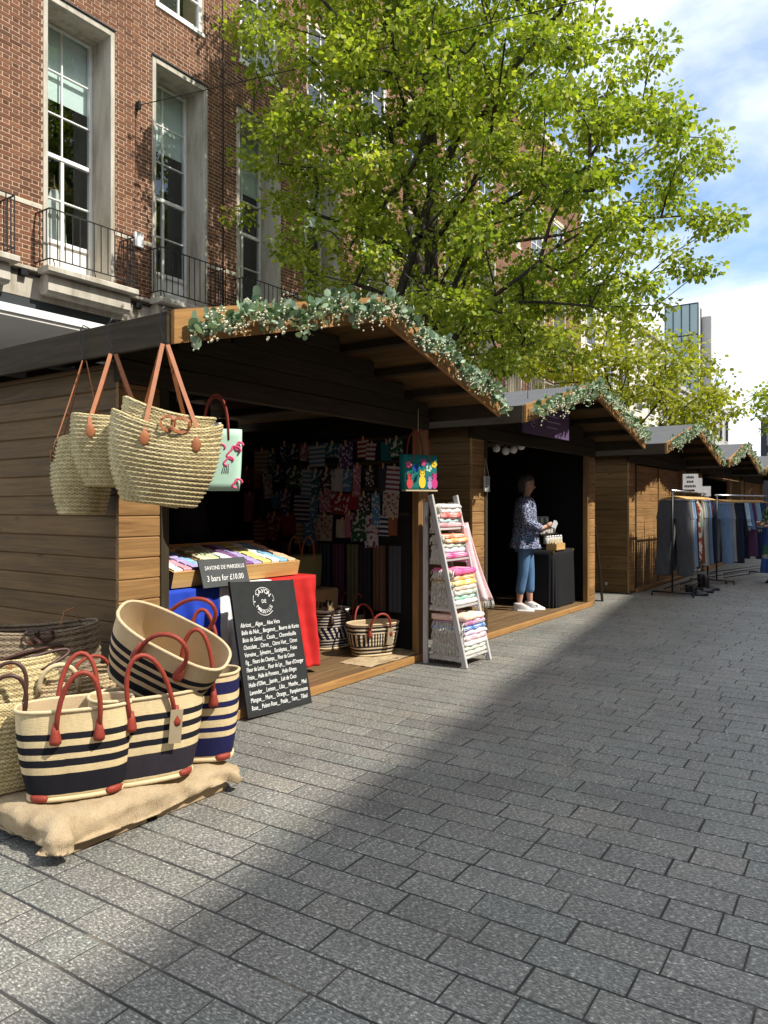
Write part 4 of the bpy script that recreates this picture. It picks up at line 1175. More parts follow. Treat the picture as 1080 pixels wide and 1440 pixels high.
# ------------------------------------------------------------------ goods of the soap and basket stall
def flat(name, c, rough=.8, amt=.1, **k): 
    if name not in M: M[name] = plain(name, c, rough, .2, 14, amt, **k)
    return M[name]
flat('cloth_blue', (0.018, 0.055, 0.42), .75); flat('cloth_white', (0.78, 0.78, 0.78), .7); flat('cloth_red', (0.50, 0.022, 0.02), .75)
flat('chalk_black', (0.022, 0.024, 0.024), .75, .35); flat('chalk', (0.80, 0.80, 0.77), .95, .2); flat('board_frame', (0.03, 0.028, 0.025), .6)
flat('chalk_grey', (0.075, 0.08, 0.08), .8, .3); flat('olive_canvas', (0.16, 0.17, 0.075), .9); flat('cardboard', (0.33, 0.23, 0.12), .9); flat('marker', (0.03, 0.025, 0.02), .9)
flat('mint', (0.45, 0.66, 0.52), .7); flat('pink', (0.75, 0.10, 0.22), .7); flat('teal', (0.01, 0.16, 0.15), .7); flat('yellow', (0.80, 0.55, 0.04), .7)
flat('magenta', (0.55, 0.05, 0.22), .7); flat('lilac', (0.38, 0.30, 0.48), .7); flat('catred', (0.55, 0.06, 0.06), .7)

# flag cloth on the soap table
tabY, tabZ = 3.96, .84
xa, xb = 3.20, 4.70
tb = root('soap_table', 'trestle table under the blue white and red flag cloth', 'table', ((xa+xb)/2, tabY+.3, 0))
boxo('table_top', (xa+.03, tabY+.03, tabZ-.04), (xb-.03, tabY+.66, tabZ-.012), M['wood_side'], tb)
for xx in (xa+.08, xb-.13):
    for yy in (tabY+.06, tabY+.58): boxo('leg', (xx, yy, .063), (xx+.05, yy+.05, tabZ-.041), M['wood_side'], tb)
fc = root('flag_cloth', 'blue white and red flag used as a tablecloth below the soap trays', 'tablecloth', ((xa+xb)/2, tabY, tabZ))
def drape(x0, x1, zlow, m, nm, seed):
    def fn(u, v):
        x = x0 + (x1-x0)*u
        if v < .32: 
            f = v/.32; y = tabY+.66 - .66*f; z = tabZ+.001
            return (x, y, z)
        f = (v-.32)/.68; a = .5+.5*f
        wv = (.012+.030*f)*(math.sin(x*23+seed+f*1.5) + .6*math.sin(x*51+seed*2-f*2))*min(1, f*4) - .035*f*f
        wv += .010*noise.noise(V(x*12, f*7, seed))*min(1, f*6)
        return (x + .012*f*math.sin(f*5+seed), tabY - .012 + wv*1.0 - .01, tabZ - (tabZ-zlow)*f)
    b = MB(); b.grid(fn, 40, 50); o = b.build(nm, m, fc, Matrix())
    sm = o.modifiers.new('thickness', 'SOLIDIFY'); sm.thickness = .003; bake_queue.append((o, None))
drape(xa, 3.655, .13, M['cloth_blue'], 'blue_band', 0)
drape(3.656, 4.18, .15, M['cloth_white'], 'white_band', 2)
drape(4.181, xb, .12, M['cloth_red'], 'red_band', 4)
# side fall of the red band, and a cream end
def sidefall(u, v):
    f = v; return (xb + .006 + .05*f*u + .02*math.sin(u*9)*f, tabY + .62*u, tabZ - .42*f*(1-.25*u))
b = MB(); b.grid(sidefall, 14, 10); o = b.build('red_side_fall', M['cloth_red'], fc, Matrix()); sm = o.modifiers.new('thickness', 'SOLIDIFY'); sm.thickness = .003; bake_queue.append((o, None))

# soap trays
soapcols = [('lavender', (0.42, 0.36, 0.62)), ('white', (0.80, 0.79, 0.74)), ('pale green', (0.52, 0.62, 0.36)), ('rose pink', (0.70, 0.34, 0.40)), ('sky blue', (0.25, 0.50, 0.68)), ('cream', (0.76, 0.68, 0.46)), ('plum', (0.22, 0.10, 0.24)), ('olive', (0.34, 0.36, 0.16)), ('lemon', (0.76, 0.68, 0.22)), ('peach', (0.78, 0.47, 0.30))]
for n_, c_ in soapcols: M['soap_'+n_] = plain('soap_'+n_.replace(' ', '_'), c_, .5, .35, 12, .06)
soapm = {}
def tray(label, which, x0, x1, y0, y1, z0, tilt, nx, ny, pick, seed):
    r = root('soap_tray', label, 'tray', (x0, y0, z0), (tilt, 0, 0))
    w, d, h = x1-x0, y1-y0, .115
    def bo(nm, lo, hi, par=r): return MB().box(lo, hi, None, .003).build(nm, M['wood_pale'], par)
    bo('base', (0, .014, 0), (w, d-.014, .012))
    bo('front_panel', (0, 0, 0), (w, .0135, h)); bo('back_panel', (0, d-.0135, 0), (w, d, h+.02))
    bo('side_panel', (0, .014, .0125), (.0135, d-.014, h)); bo('side_panel', (w-.0135, .014, .0125), (w, d-.014, h))
    for k in range(1, 3 if which == 'wide' else 2):
        xx = w*k/(3 if which == 'wide' else 2); bo('divider', (xx-.004, .0145, .0125), (xx+.004, d-.0145, h-.005))
    g = random.Random(seed); Mr = wm(r)
    for i in range(nx):
        colr = pick[i % len(pick)]
        for j in range(ny):
            cx = .022 + (w-.044)*(i+.5)/nx; cy = .022 + (d-.044)*(j+.5)/ny
            sx, sy, sz = (w-.05)/nx*.46, (d-.05)/ny*.46, .030
            key = (which, colr)
            if key not in soapm:
                soapm[key] = MB().box((-sx, -sy, -sz), (sx, sy, sz), None, .006).mesh('soap_bar', M['soap_'+colr])
            o = link('soap_bar', soapm[key], None, Mr @ Matrix.Translation((cx, cy, .095 + g.uniform(-.006, .008))) @ Euler((g.gauss(0, .03), g.gauss(0, .03), g.gauss(0, .04))).to_matrix().to_4x4())
            tag(o, colr + ' soap bar lying in the ' + ('wide' if which == 'wide' else 'small') + ' wooden tray', 'soap', colr + ' soaps in the ' + which + ' tray')
tray('small pale wooden tray of soap next to the stall post', 'small', 3.27, 3.62, tabY+.02, tabY+.46, tabZ+.012, R(14), 4, 5, ['white', 'rose pink', 'lavender', 'sky blue'], 1)
tray('wide pale wooden tray of soap rows behind the chalkboards', 'wide', 3.66, 4.56, tabY+.05, tabY+.60, tabZ+.012, R(14), 9, 6, ['cream', 'pale green', 'white', 'plum', 'lavender', 'lemon', 'white', 'sky blue', 'peach'], 2)
boxo_ = None

# chalkboards
def chalk_lines(parent, Mb, w, h, lines, top, gap, size, margin=.03, width=.9):
    for k, (s, wf) in enumerate(lines):
        Mx = Mb @ Matrix.Translation((margin - w/2, -.011, top - gap*k)) @ Matrix.Rotation(R(90), 4, 'X') @ Matrix.Rotation(R(1.2), 4, 'Z')
        text(s, size, Mx, M['chalk'], parent, 'lettering', .0006, 'LEFT', .18, w*wf)
bl_, br_ = V(3.50, 3.50, 0), V(4.09, 3.475, 0)
bx = (br_-bl_).normalized(); lean = .235; hB = .90
tl = Vector((.055, lean*.97, math.sqrt(hB*hB-lean*lean)))
zax = tl.normalized(); yax = zax.cross(bx).normalized(); xax = yax.cross(zax)
Mb = Matrix(((xax.x, yax.x, zax.x, 0), (xax.y, yax.y, zax.y, 0), (xax.z, yax.z, zax.z, 0), (0, 0, 0, 1))); Mb.translation = (bl_+br_)/2 + V(0, 0, .004)
cb1 = root('chalkboard', 'tall chalkboard listing soap scents leaning at the stall front', 'chalkboard', Mb.translation); cb1.matrix_basis = Mb
wB = .585
MB().box((-wB/2, -.009, .012), (wB/2, .009, hB), None, .002).build('panel', M['chalk_black'], cb1)
MB().box((-wB/2-.008, -.011, 0), (wB/2+.008, .012, .0115), None, .002).build('bottom_rail', M['board_frame'], cb1)
MB().box((-wB/2-.009, -.010, .0118), (-wB/2-.0004, .011, hB+.004), None, .002).build('side_rail', M['board_frame'], cb1)
MB().box((wB/2+.0004, -.010, .0118), (wB/2+.009, .011, hB+.004), None, .002).build('side_rail', M['board_frame'], cb1)
L_ = [("Abricot__ Algue__ Aloe Vera", .62), ("Belle du Nuit__ Bergamot__ Beurre de Karite", .93), ("Bois de Santal__ Cassis__ Chevrefeuille", .86), ("Chocolate__ Citron__ Citron Vert__ Citron", .86), ("Verveine__ Sylvestre__ Eucalyptus__ Fraise", .84), ("Fig__ Fleurs des Champs__ Fleur de Coton", .78), ("Fleur de Lotus__ Fleur de Lys__ Fleur d'Oranger", .92), ("Fraise__ Huile de Provence__ Huile d'Argan", .78), ("Huile d'Olive__ Jasmin__ Lait de Coco", .76), ("Lavender__ Lemon__ Lilas__ Menthe__ Miel", .92), ("Mangue__ Mure__ Orange__ Pamplemousse", .92), ("Rose__ Poison Rose__ Petale__ Tiare__ Tilleul", .90)]
chalk_lines(cb1, Mb, wB, hB, L_, .60, .0495, .042)
ec = V(-.02, -.0105, .755); er = .098
for a0, a1 in ((R(20), R(160)), (R(200), R(340))):
    pass
ring = [V(ec.x + er*math.cos(a), ec.y, ec.z + er*math.sin(a)) for a in [2*math.pi*k/40 for k in range(41)]]
MB().tube(ring[5:16]+[], .0022, 4).build('emblem_ring', M['chalk'], cb1); MB().tube(ring[25:36], .0022, 4).build('emblem_ring', M['chalk'], cb1)
MB().tube(ring[0:4], .0022, 4).build('emblem_ring', M['chalk'], cb1); MB().tube(ring[17:23], .0022, 4).build('emblem_ring', M['chalk'], cb1)
for s_, word, a0, a1, fl in ((1, 'SAVON', 150, 30, 0), (-1, 'MARSEILLE', 205, 335, 1)):
    for k, chh in enumerate(word):
        a = R(a0 + (a1-a0)*(k+.5)/len(word)); rr = .073
        Mx = Mb @ Matrix.Translation((ec.x + rr*math.cos(a), ec.y, ec.z + rr*math.sin(a))) @ Matrix.Rotation(R(90), 4, 'X') @ Matrix.Rotation((a - R(90)) if not fl else (a + R(90)), 4, 'Z')
        text(chh, .046 if not fl else .036, Mx, M['chalk'], cb1, 'lettering', .0006, 'CENTER')
text('DE', .036, Mb @ Matrix.Translation((ec.x, ec.y, ec.z)) @ Matrix.Rotation(R(90), 4, 'X'), M['chalk'], cb1, 'lettering', .0006, 'CENTER')
for s_ in (-1, 1):
    MB().lathe([(0, 0), (.006, 0), (.006, .001), (0, .001)], 8, Matrix.Translation((ec.x+s_*.085, ec.y, ec.z)) @ Matrix.Rotation(R(90), 4, 'X')).build('emblem_dot', M['chalk'], cb1)
# small sign
sp = V(3.66, 3.865, .845)
Ms = Matrix.Translation(sp) @ Matrix.Rotation(R(-2), 4, 'Z') @ Matrix.Rotation(R(-18), 4, 'X')
cb2 = root('chalkboard', 'small slate price sign propped against the soap trays', 'chalkboard', sp); cb2.matrix_basis = Ms
MB().box((-.21, -.006, 0), (.21, .006, .20), None, .002).build('panel', M['chalk_grey'], cb2)
for k, (s, wf, z, sz) in enumerate((("SAVONS DE MARSEILLE", .36, .135, .04), ("3 bars for \u00a310.00", .33, .06, .058))):
    text(s, sz, Ms @ Matrix.Translation((-.17, -.007, z)) @ Matrix.Rotation(R(90), 4, 'X'), M['chalk'], cb2, 'lettering', .0006, 'LEFT', .12, wf)

# tote bags
def tote(label, loc, rot, w, d, h, m, hm, hx, hh, name='tote_bag', group=None, hr=.007, cat='bag'):
    r = root(name, label, cat, loc, rot, group)
    b, rim = shell(w*.9, d, w, d*1.05, h, rings=8, n=32, bulge=.004, p=.45, wob=.012, seed=w*7)
    b.build('body', m, r)
    for s_ in (-1, 1):
        MB().tube(arch((-hx, s_*d*.52, h*.82), (hx, s_*d*.52, h*.82), hh+h*.18, (0, 0, 0)), hr, 6).build('handle', hm, r)
    return r
p = atD(304, 690, 4.42)
r = tote('mint green bag with pink print hanging behind the wide straw basket', (p.x, p.y, p.z), (0, 0, R(-42)), .30, .12, .36, M['mint'], M['leather_red'], .07, .20)
for k, (x_, z_, s_) in enumerate(((.10, .22, .05), (.07, .17, .035), (.13, .26, .03), (.02, .24, .04), (-.06, .2, .05), (.12, .04, .035))):
    MB().tube([(x_+s_*math.cos(a)*(.6+.4*math.sin(2*a)), -.0635, z_+s_*math.sin(a)*.8) for a in [q*2*math.pi/14 for q in range(11)]], .007, 5).build('print_motif', M['pink'], r)
for k in range(4): MB().tube([(.03+.012*k, -.064, .10), (.045+.008*k, -.064, .155)], .003, 4).build('print_motif', M['steel'], r)
MB().box((-.02, -.02, .35), (.03, -.005, .40), None, .004).build('clip', M['white'], r)

p = atD(584, 691, 6.55)
r = tote('teal tote bag printed with colourful cats hanging from the stall header', (p.x, p.y-.03, p.z), (0, 0, R(-24)), .36, .10, .315, M['teal'], M['leather_red'], .085, .21)
def cat(x, z, s, m, name='cat_print'):
    y = -.0565
    b = MB()
    body = [(x+s*.36*math.cos(a), y, z+s*.55+s*.55*math.sin(a)) for a in [q*2*math.pi/12 for q in range(12)]]
    b.add(body+[(q[0], y+.004, q[2]) for q in body], [tuple(range(11, -1, -1))] + [(k, (k+1) % 12, 12+(k+1) % 12, 12+k) for k in range(12)])
    hd = [(x+s*.27*math.cos(a), y-.001, z+s*1.25+s*.25*math.sin(a)) for a in [q*2*math.pi/12 for q in range(12)]]
    b.add(hd+[(q[0], y+.004, q[2]) for q in hd], [tuple(range(11, -1, -1))] + [(k, (k+1) % 12, 12+(k+1) % 12, 12+k) for k in range(12)])
    for e in (-1, 1):
        b.add([(x+e*s*.25, y-.001, z+s*1.30), (x+e*s*.05, y-.001, z+s*1.47), (x+e*s*.27, y-.001, z+s*1.66)], [(0,1,2), (2,1,0)])
    b.build(name, m, r)
    for e in (-1, 1): MB().lathe([(0,0),(s*.05,0),(s*.05,.001),(0,.001)], 6, Matrix.Translation((x+e*s*.1, y-.0015, z+s*1.28)) @ Matrix.Rotation(R(90), 4, 'X')).build('cat_eye', M['marker'], r)
cat(-.125, .02, .085, M['catred']); cat(.005, .025, .10, M['yellow']); cat(.085, .02, .07, M['lilac']); cat(.135, .02, .088, M['magenta'])
for x_, z_, m_ in ((.13, .235, 'yellow'), (-.135, .225, 'pink'), (.02, .25, 'magenta'), (.075, .20, 'mint'), (-.06, .2, 'cloth_blue')):
    b = MB()
    for k in range(5):
        a = 2*math.pi*k/5; cx_, cz_ = x_+.019*math.cos(a), z_+.019*math.sin(a)
        pet = [(cx_+.014*math.cos(q*math.pi/3), -.0565, cz_+.014*math.sin(q*math.pi/3)) for q in range(6)]
        b.add(pet, [tuple(range(5, -1, -1))])
    b.build('flower_print', M[m_], r)
MB().box((-.165, -.058, .0), (.165, .0, .012)).build('base_band', M['jute'], r)
MB().tube([(0, 0, .51), (.0, .0, .72)], .003, 5).build('hanging_cord', M['rope'], r)

# olive tote on the cardboard box
p = onZ(466, 903, .062)
bxr = root('cardboard_box', 'brown cardboard box with black printing below the olive tote', 'box', (5.42, 4.70, .062), (0, 0, R(-3)))
MB().box((-.26, -.22, 0), (.26, .22, .55), None, .004).build('body', M['cardboard'], bxr)
MB().box((-.255, -.215, .551), (-.005, .215, .556)).build('flap', M['cardboard'], bxr); MB().box((.005, -.215, .551), (.255, .215, .556)).build('flap', M['cardboard'], bxr)
Mq = wm(bxr)
for k in range(8): MB().box((-.19+.045*k, -.2225, .385+.012*(k % 2)), (-.165+.045*k+.008*(k % 3), -.2205, .455-.01*(k % 3))).build('printed_mark', M['marker'], bxr)
for k in range(5): MB().box((-.12+.045*k, -.2225, .31), (-.09+.045*k, -.2205, .365-.012*(k % 2))).build('printed_mark', M['marker'], bxr)
MB().box((-.25, -.225, .2), (.25, -.2205, .25)).build('tape', M['jute'], bxr)
tote('olive canvas tote bag with brown handles standing on the cardboard box', (5.40, 4.70, .620), (0, 0, R(-6)), .44, .18, .32, M['olive_canvas'], M['leather'], .08, .17)

# baskets on the stall floor
def weave_mat(name, a, b2, mode):
    t = NT(name); o = t.obj(); x, y, z = t.sep(o)[:3]; an = t.math('ARCTAN2', y, x)
    if mode == 'zig':
        s = t.math('SINE', t.math('ADD', t.math('MULTIPLY', an, 20.0), t.math('MULTIPLY', z, 60.0)))
        h = t.math('SINE', t.math('MULTIPLY', z, 240.0))
    else:
        s = t.math('SINE', t.math('MULTIPLY', an, 34.0)); h = t.math('SINE', t.math('MULTIPLY', z, 190.0))
    band = t.ramp(z, [(0, (0, 0, 0)), (.09, (1, 1, 1)), (.20, (0, 0, 0))], 'CONSTANT')
    f = t.mix(band, t.comb_grey(h), t.comb_grey(s))
    c = t.ramp(t.math('ADD', f, t.math('MULTIPLY_ADD', t.noise(o, 30, 3), .6, -.3)), [(.0, a), (.35, b2)], 'LINEAR')
    t.bump(h, .5, .004); return t.fin(c, .85, .15)
M['weave_black'] = weave_mat('black_and_cream_weave', (.02, .018, .018), (.52, .43, .29), 'bars')
M['weave_navy'] = weave_mat('navy_and_cream_weave', (.012, .014, .04), (.48, .42, .32), 'zig')
p = onZ(542, 922, .066)
r = striped_basket('black and cream woven oval basket on the edge of the stall floor', (p.x, p.y+.14, .066), (0, 0, R(-28)), .36, .22, .50, .27, .285, M['weave_black'], ((0,-.04,-.04),(0,.06,0)), .14, .10, patch=False, group='baskets on the stall floor', rim_m='raffia_rim', tagged=True, name='woven_basket')
p = onZ(482, 912, .066)
striped_basket('dark navy and white woven basket in front of the cardboard box', (p.x, p.y+.16, .066), (0, 0, R(-15)), .34, .26, .40, .30, .36, M['weave_navy'], ((0,.0,0),(0,.02,0)), .02, .09, patch=False, group='baskets on the stall floor', name='woven_basket', handle='leather_dark', rim_m='cloth_white')
p = onZ(512, 908, .066)
tote('olive and cream bag with tall red handles between the floor baskets', (p.x+.03, p.y+.16, .066), (0, 0, R(-20)), .36, .20, .29, M['olive_canvas'], M['leather_red'], .07, .20, group='baskets on the stall floor')
p = onZ(520, 925, .064)
tag(MB().grid(lambda u, v: (p.x-.32+.85*u, 3.62+.34*v, .0665+.004*math.sin(u*9)+.006*noise.noise(V(u*6, v*6, 0))), 16, 8).build('straw_mat', M['straw_tan']), 'tan straw mat under the baskets on the stall floor', 'mat')
q = onZ(446, 908, .063)
b = MB(); b.grid(lambda u, v: (q.x-.10+.26*u, q.y-.06+.14*v, .075+.03*abs(noise.noise(V(u*4, v*4, 2)))), 12, 8)
o = b.build('crumpled_cloth', M['cloth_white']); sm = o.modifiers.new('thickness', 'SOLIDIFY'); sm.thickness = .004; bake_queue.append((o, None)); tag(o, 'small crumpled white cloth lying on the stall floor', 'cloth')

# near-black sheets added inside the stalls to paint in the interior shade
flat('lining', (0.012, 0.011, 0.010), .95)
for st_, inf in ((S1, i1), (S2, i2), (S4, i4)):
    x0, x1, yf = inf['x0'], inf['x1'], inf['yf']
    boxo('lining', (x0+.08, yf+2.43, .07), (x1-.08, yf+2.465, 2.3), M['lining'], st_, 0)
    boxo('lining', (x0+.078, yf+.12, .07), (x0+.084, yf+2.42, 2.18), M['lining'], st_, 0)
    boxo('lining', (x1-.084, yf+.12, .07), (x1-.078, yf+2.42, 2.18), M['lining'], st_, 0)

# pouches and tea towels along the inner wall of the basket stall
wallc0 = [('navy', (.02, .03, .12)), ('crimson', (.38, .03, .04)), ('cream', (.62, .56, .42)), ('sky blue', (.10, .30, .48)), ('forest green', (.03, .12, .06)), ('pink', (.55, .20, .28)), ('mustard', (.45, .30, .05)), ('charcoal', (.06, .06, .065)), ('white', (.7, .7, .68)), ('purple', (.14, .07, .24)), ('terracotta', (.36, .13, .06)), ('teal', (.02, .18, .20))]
wallc_dim = [(a_, tuple(q_*.5 for q_ in b_)) for a_, b_ in wallc0]  # cloth colours darkened to paint in the dim stall interior
def patt(name, c, kind):
    t = NT(name); o = t.obj(); x, y, z = t.sep(o)[:3]
    if kind == 'striped': f = t.math('GREATER_THAN', t.math('SINE', t.math('MULTIPLY', z, 140.0)), .1)
    elif kind == 'spotted':
        vn = t.node('ShaderNodeTexVoronoi'); t.l.new(o, vn.inputs['Vector']); vn.inputs['Scale'].default_value = 34; f = t.math('LESS_THAN', vn.outputs['Distance'], .36)
    else: f = t.math('GREATER_THAN', t.noise(o, 26, 2, .5), .54)
    alt = (.36, .35, .31) if sum(c) < .6 else (.15, .03, .04)
    return t.fin(t.mix(f, c, alt), .85, .15)
wpm = {}
items = set(); g = random.Random(17); XW = i1['x1']-.10
rows_ = [(2.03, .21, 'top'), (1.80, .22, 'second'), (1.55, .22, 'third'), (1.31, .24, 'bottom')]
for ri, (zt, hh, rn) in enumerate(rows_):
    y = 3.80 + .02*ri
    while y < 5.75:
        w = g.uniform(.09, .23); nm, c_ = g.choice(wallc_dim); kd = g.choice(['striped', 'spotted', 'floral', 'plain'])
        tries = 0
        while (nm, kd, rn) in items and tries < 40: nm, c_ = g.choice(wallc_dim); kd = g.choice(['striped', 'spotted', 'floral', 'plain']); tries += 1
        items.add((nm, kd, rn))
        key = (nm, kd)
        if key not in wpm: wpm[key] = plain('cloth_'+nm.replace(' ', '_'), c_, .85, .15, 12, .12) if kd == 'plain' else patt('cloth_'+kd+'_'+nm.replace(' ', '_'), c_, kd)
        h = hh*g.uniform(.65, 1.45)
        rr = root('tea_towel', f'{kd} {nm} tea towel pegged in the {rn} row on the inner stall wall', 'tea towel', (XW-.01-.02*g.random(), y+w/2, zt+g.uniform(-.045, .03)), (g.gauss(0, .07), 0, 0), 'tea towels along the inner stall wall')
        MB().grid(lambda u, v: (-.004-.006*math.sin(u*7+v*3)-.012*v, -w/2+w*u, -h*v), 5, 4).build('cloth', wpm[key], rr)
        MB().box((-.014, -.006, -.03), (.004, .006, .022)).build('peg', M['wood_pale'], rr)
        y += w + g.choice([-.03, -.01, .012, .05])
    boxo('hanging_batten', (XW+.0, 3.76, zt+.0), (XW+.014, 5.8, zt+.03), M['wood_dark'], S1, .003)
for k in range(11):
    y = 3.84+.165*k; nm = ['charcoal', 'brown', 'black', 'olive', 'plum', 'slate blue', 'rust', 'bottle green', 'taupe', 'wine red', 'dark navy'][k]; c_ = [(.05, .05, .055), (.09, .05, .03), (.015, .015, .017), (.07, .075, .04), (.06, .025, .045), (.035, .045, .065), (.11, .04, .02), (.02, .045, .03), (.09, .075, .06), (.07, .012, .018), (.015, .018, .04)][k]
    m_ = flat('scarf_'+nm.replace(' ', '_'), c_, .9)
    bb = MB(); bb.grid(lambda u, v: (XW-.01-.025*abs(math.sin(u*math.pi*3+k)), y+.14*u, 1.03-.62*v), 12, 3)
    o = bb.build('hanging_scarf', m_); tag(o, nm + ' fringed scarf hanging below the tea towels', 'scarf', 'dark scarves below the tea towels')
b = tote('pale natural tote with dark leaf print hanging inside the stall corner', (4.72, 5.85, 1.62), (0, 0, R(-4)), .42, .05, .38, M['jute'], M['leather_dark'], .08, .18)
for k in range(9):
    a = k*.7; MB().tube([(0, -.029, .19), (.12*math.cos(a), -.029, .19+.13*math.sin(a))], [.004, .016], 5).build('leaf_print', M['marker'], b)
# red crates deep in the stall
cr_ = root('red_crate', 'dark red plastic crate deep inside the basket stall', 'crate', (3.85, 5.3, .062))
for lo, hi in (((-.28, -.19, 0), (.28, -.17, .9)), ((-.28, .17, 0), (.28, .19, .9)), ((-.28, -.17, 0), (-.26, .17, .9)), ((.26, -.17, 0), (.28, .17, .9))): MB().box(lo, hi, None, .004).build('side', flat('crate_red', (.30, .02, .015), .5), cr_)
MB().box((-.26, -.17, .0), (.26, .17, .02)).build('base', M['crate_red'], cr_); MB().box((-.3, -.21, .901), (.3, .21, .93), None, .01).build('lid', M['crate_red'], cr_)

# ------------------------------------------------------------------ ladder shelf with folded towels
lx0, lx1 = 5.70, 6.15; yF, yB, zT = 3.10, 3.50, 1.50
ld = root('ladder_shelf', 'grey painted ladder shelf of folded towels by the stall post', 'shelf', ((lx0+lx1)/2, 3.3, 0))
for xx in (lx0, lx1):
    beam('front_leg', (xx, yF, .004), (xx, yB-.05, zT), .028, .05, M['wood_grey'], ld, up=(0, 1, .2))
    beam('back_leg', (xx, yB, .004), (xx, yB-.0, zT-.06), .028, .045, M['wood_grey'], ld, up=(0, 1, 0))
def yfront(z): return yF + (yB-.05-yF)*z/zT
shz = [.09, .52, .93, 1.205]
for z in shz:
    y0 = yfront(z)-.02
    for k in range(3):
        a = y0 + (yB-.03-y0)*k/3
        boxo('shelf_slat', (lx0+.016, a+.004, z-.018), (lx1-.016, a+(yB-.03-y0)/3-.004, z), M['wood_grey'], ld, .003)
    for xx in (lx0+.016, lx1-.034): boxo('shelf_bearer', (xx, y0+.02, z-.045), (xx+.018, yB-.03, z-.0185), M['wood_grey'], ld, .003)
beam('cross_rail', (lx0+.02, yB, .62), (lx1-.02, yB, .62), .02, .04, M['wood_grey'], ld)
def towel_mat(name, c, c2, n=22.0):
    t = NT(name); o = t.obj(); x, y, z = t.sep(o)[:3]
    s = t.math('SINE', t.math('MULTIPLY', x, n)); s2 = t.math('SINE', t.math('MULTIPLY', y, n*.8))
    sz_ = t.math('SINE', t.math('MULTIPLY', z, 430.0)); f = t.math('GREATER_THAN', t.math('ADD', t.math('MULTIPLY', sz_, .9), t.math('MULTIPLY', s, .35)), .62)
    cc = t.mix(f, c, c2); cc = t.scale_by(cc, t.math('MULTIPLY_ADD', t.noise(o, 40, 4, .6), .4, .8))
    t.bump(t.noise(o, 300, 3, .6), .5, .003); return t.fin(cc, .95, .1)
W_ = (.76, .74, .70)
tw_ = [('white and grey', W_, (.50, .52, .54)), ('white', W_, (.70, .68, .62)), ('red and white', (.60, .12, .10), W_), ('pale teal', (.40, .62, .60), W_), ('dusky pink', (.62, .30, .32), W_),
       ('coral', (.75, .28, .16), W_), ('orange and white', (.78, .40, .14), W_), ('sage and white', (.42, .52, .40), W_), ('lilac and white', (.58, .52, .64), W_), ('magenta and white', (.60, .08, .26), W_),
       ('bright pink', (.72, .10, .28), (.80, .30, .42)), ('yellow', (.80, .66, .14), W_), ('peach', (.80, .50, .38), W_), ('mint', (.30, .60, .46), W_), ('cream', (.72, .66, .52), W_),
       ('blue', (.08, .20, .48), W_), ('plum', (.42, .18, .30), W_), ('pale green', (.55, .64, .48), W_), ('rose', (.70, .42, .46), W_)]
twm = {n_: towel_mat('towel_'+n_.replace(' ', '_'), a, b2, 16+6*(i % 4)) for i, (n_, a, b2) in enumerate(tw_)}
M['fringe'] = plain('towel_fringe', (0.62, 0.60, 0.52), .95, .1, 40, .3)
stacks = [('bottom', .09, ['cream', 'pale green', 'white', 'rose', 'lilac and white', 'blue', 'plum', 'peach']),
          ('second', .52, ['white', 'mint', 'sage and white', 'peach', 'yellow', 'orange and white', 'bright pink']),
          ('third', .93, ['magenta and white', 'lilac and white', 'sage and white', 'orange and white', 'coral']),
          ('top', 1.205, ['dusky pink', 'pale teal', 'red and white', 'white', 'white and grey'])]
g = random.Random(5)
for sn, z0, lst in stacks:
    z = z0+.001
    for k, nm in enumerate(lst):
        th = g.uniform(.040, .052); 
        if sn in ('top', 'third'): th *= 1.0
        if nm == 'bright pink': th = .06
        wid = g.uniform(.37, .395); yy0 = yfront(z0+.05)-.015+g.uniform(-.012, .012); dp = yB-.05-yy0
        rr = root('folded_towel', f'folded {nm} towel on the {sn} shelf of the ladder', 'towel', ((lx0+lx1)/2+g.uniform(-.01, .01), yy0, z), (0, 0, g.gauss(0, .02)), 'folded towels on the ladder shelf')
        b = MB()
        # rounded fold toward the street, layers visible along it
        prof = []
        for q in range(9):
            a = math.pi*(.5 + q/8); prof.append((.012+.45*th*math.cos(a)*.9, th/2+th/2*math.sin(a)))
        prof = [(dp, th)] + prof + [(dp, 0)]
        nx = 10; vs = []; fs = []
        for i in range(nx+1):
            xx = -wid/2+wid*i/nx; sg = .006*math.sin(i*1.3+k)+.004*math.sin(i*2.9+k*2); e = .004 if i in (0, nx) else 0
            for yy, zz in prof: vs.append((xx, yy+.004*math.sin(i*1.7+k*3), max(zz - e*(1 if zz > th/2 else -1) + (sg*(.5+.5*k/len(lst)) if zz > th*.2 else 0), 0)))
        m_ = len(prof)
        for i in range(nx):
            for q in range(m_-1): fs.append((i*m_+q, i*m_+q+1, (i+1)*m_+q+1, (i+1)*m_+q))
        fs.append(tuple(range(m_-1, -1, -1))); fs.append(tuple(nx*m_+q for q in range(m_)))
        b.add(vs, fs, None, True); b.build('cloth', twm[nm], rr)
        if k % 2 == 0 or k < len(lst)-2:
            fb = MB()
            for q in range(70):      # knotted fringe along the end that faces down the street
                yy = dp*(.02+.96*q/70) + g.uniform(-.004, .004); L = g.uniform(.03, .07)
                c0 = V(-wid/2+.003, yy, th*g.uniform(.25, .95)); c1 = c0 + V(-.012-g.random()*.016, g.gauss(0, .005), -L*.4); c2 = c1 + V(-.003+g.gauss(0, .005), g.gauss(0, .006), -L*.6)
                fb.tube([c0, c1, c2], [.0022, .0030, .0044], 4)
            tag(fb.build('fringe', M['fringe'], rr), kind='stuff')
        z += th*.93
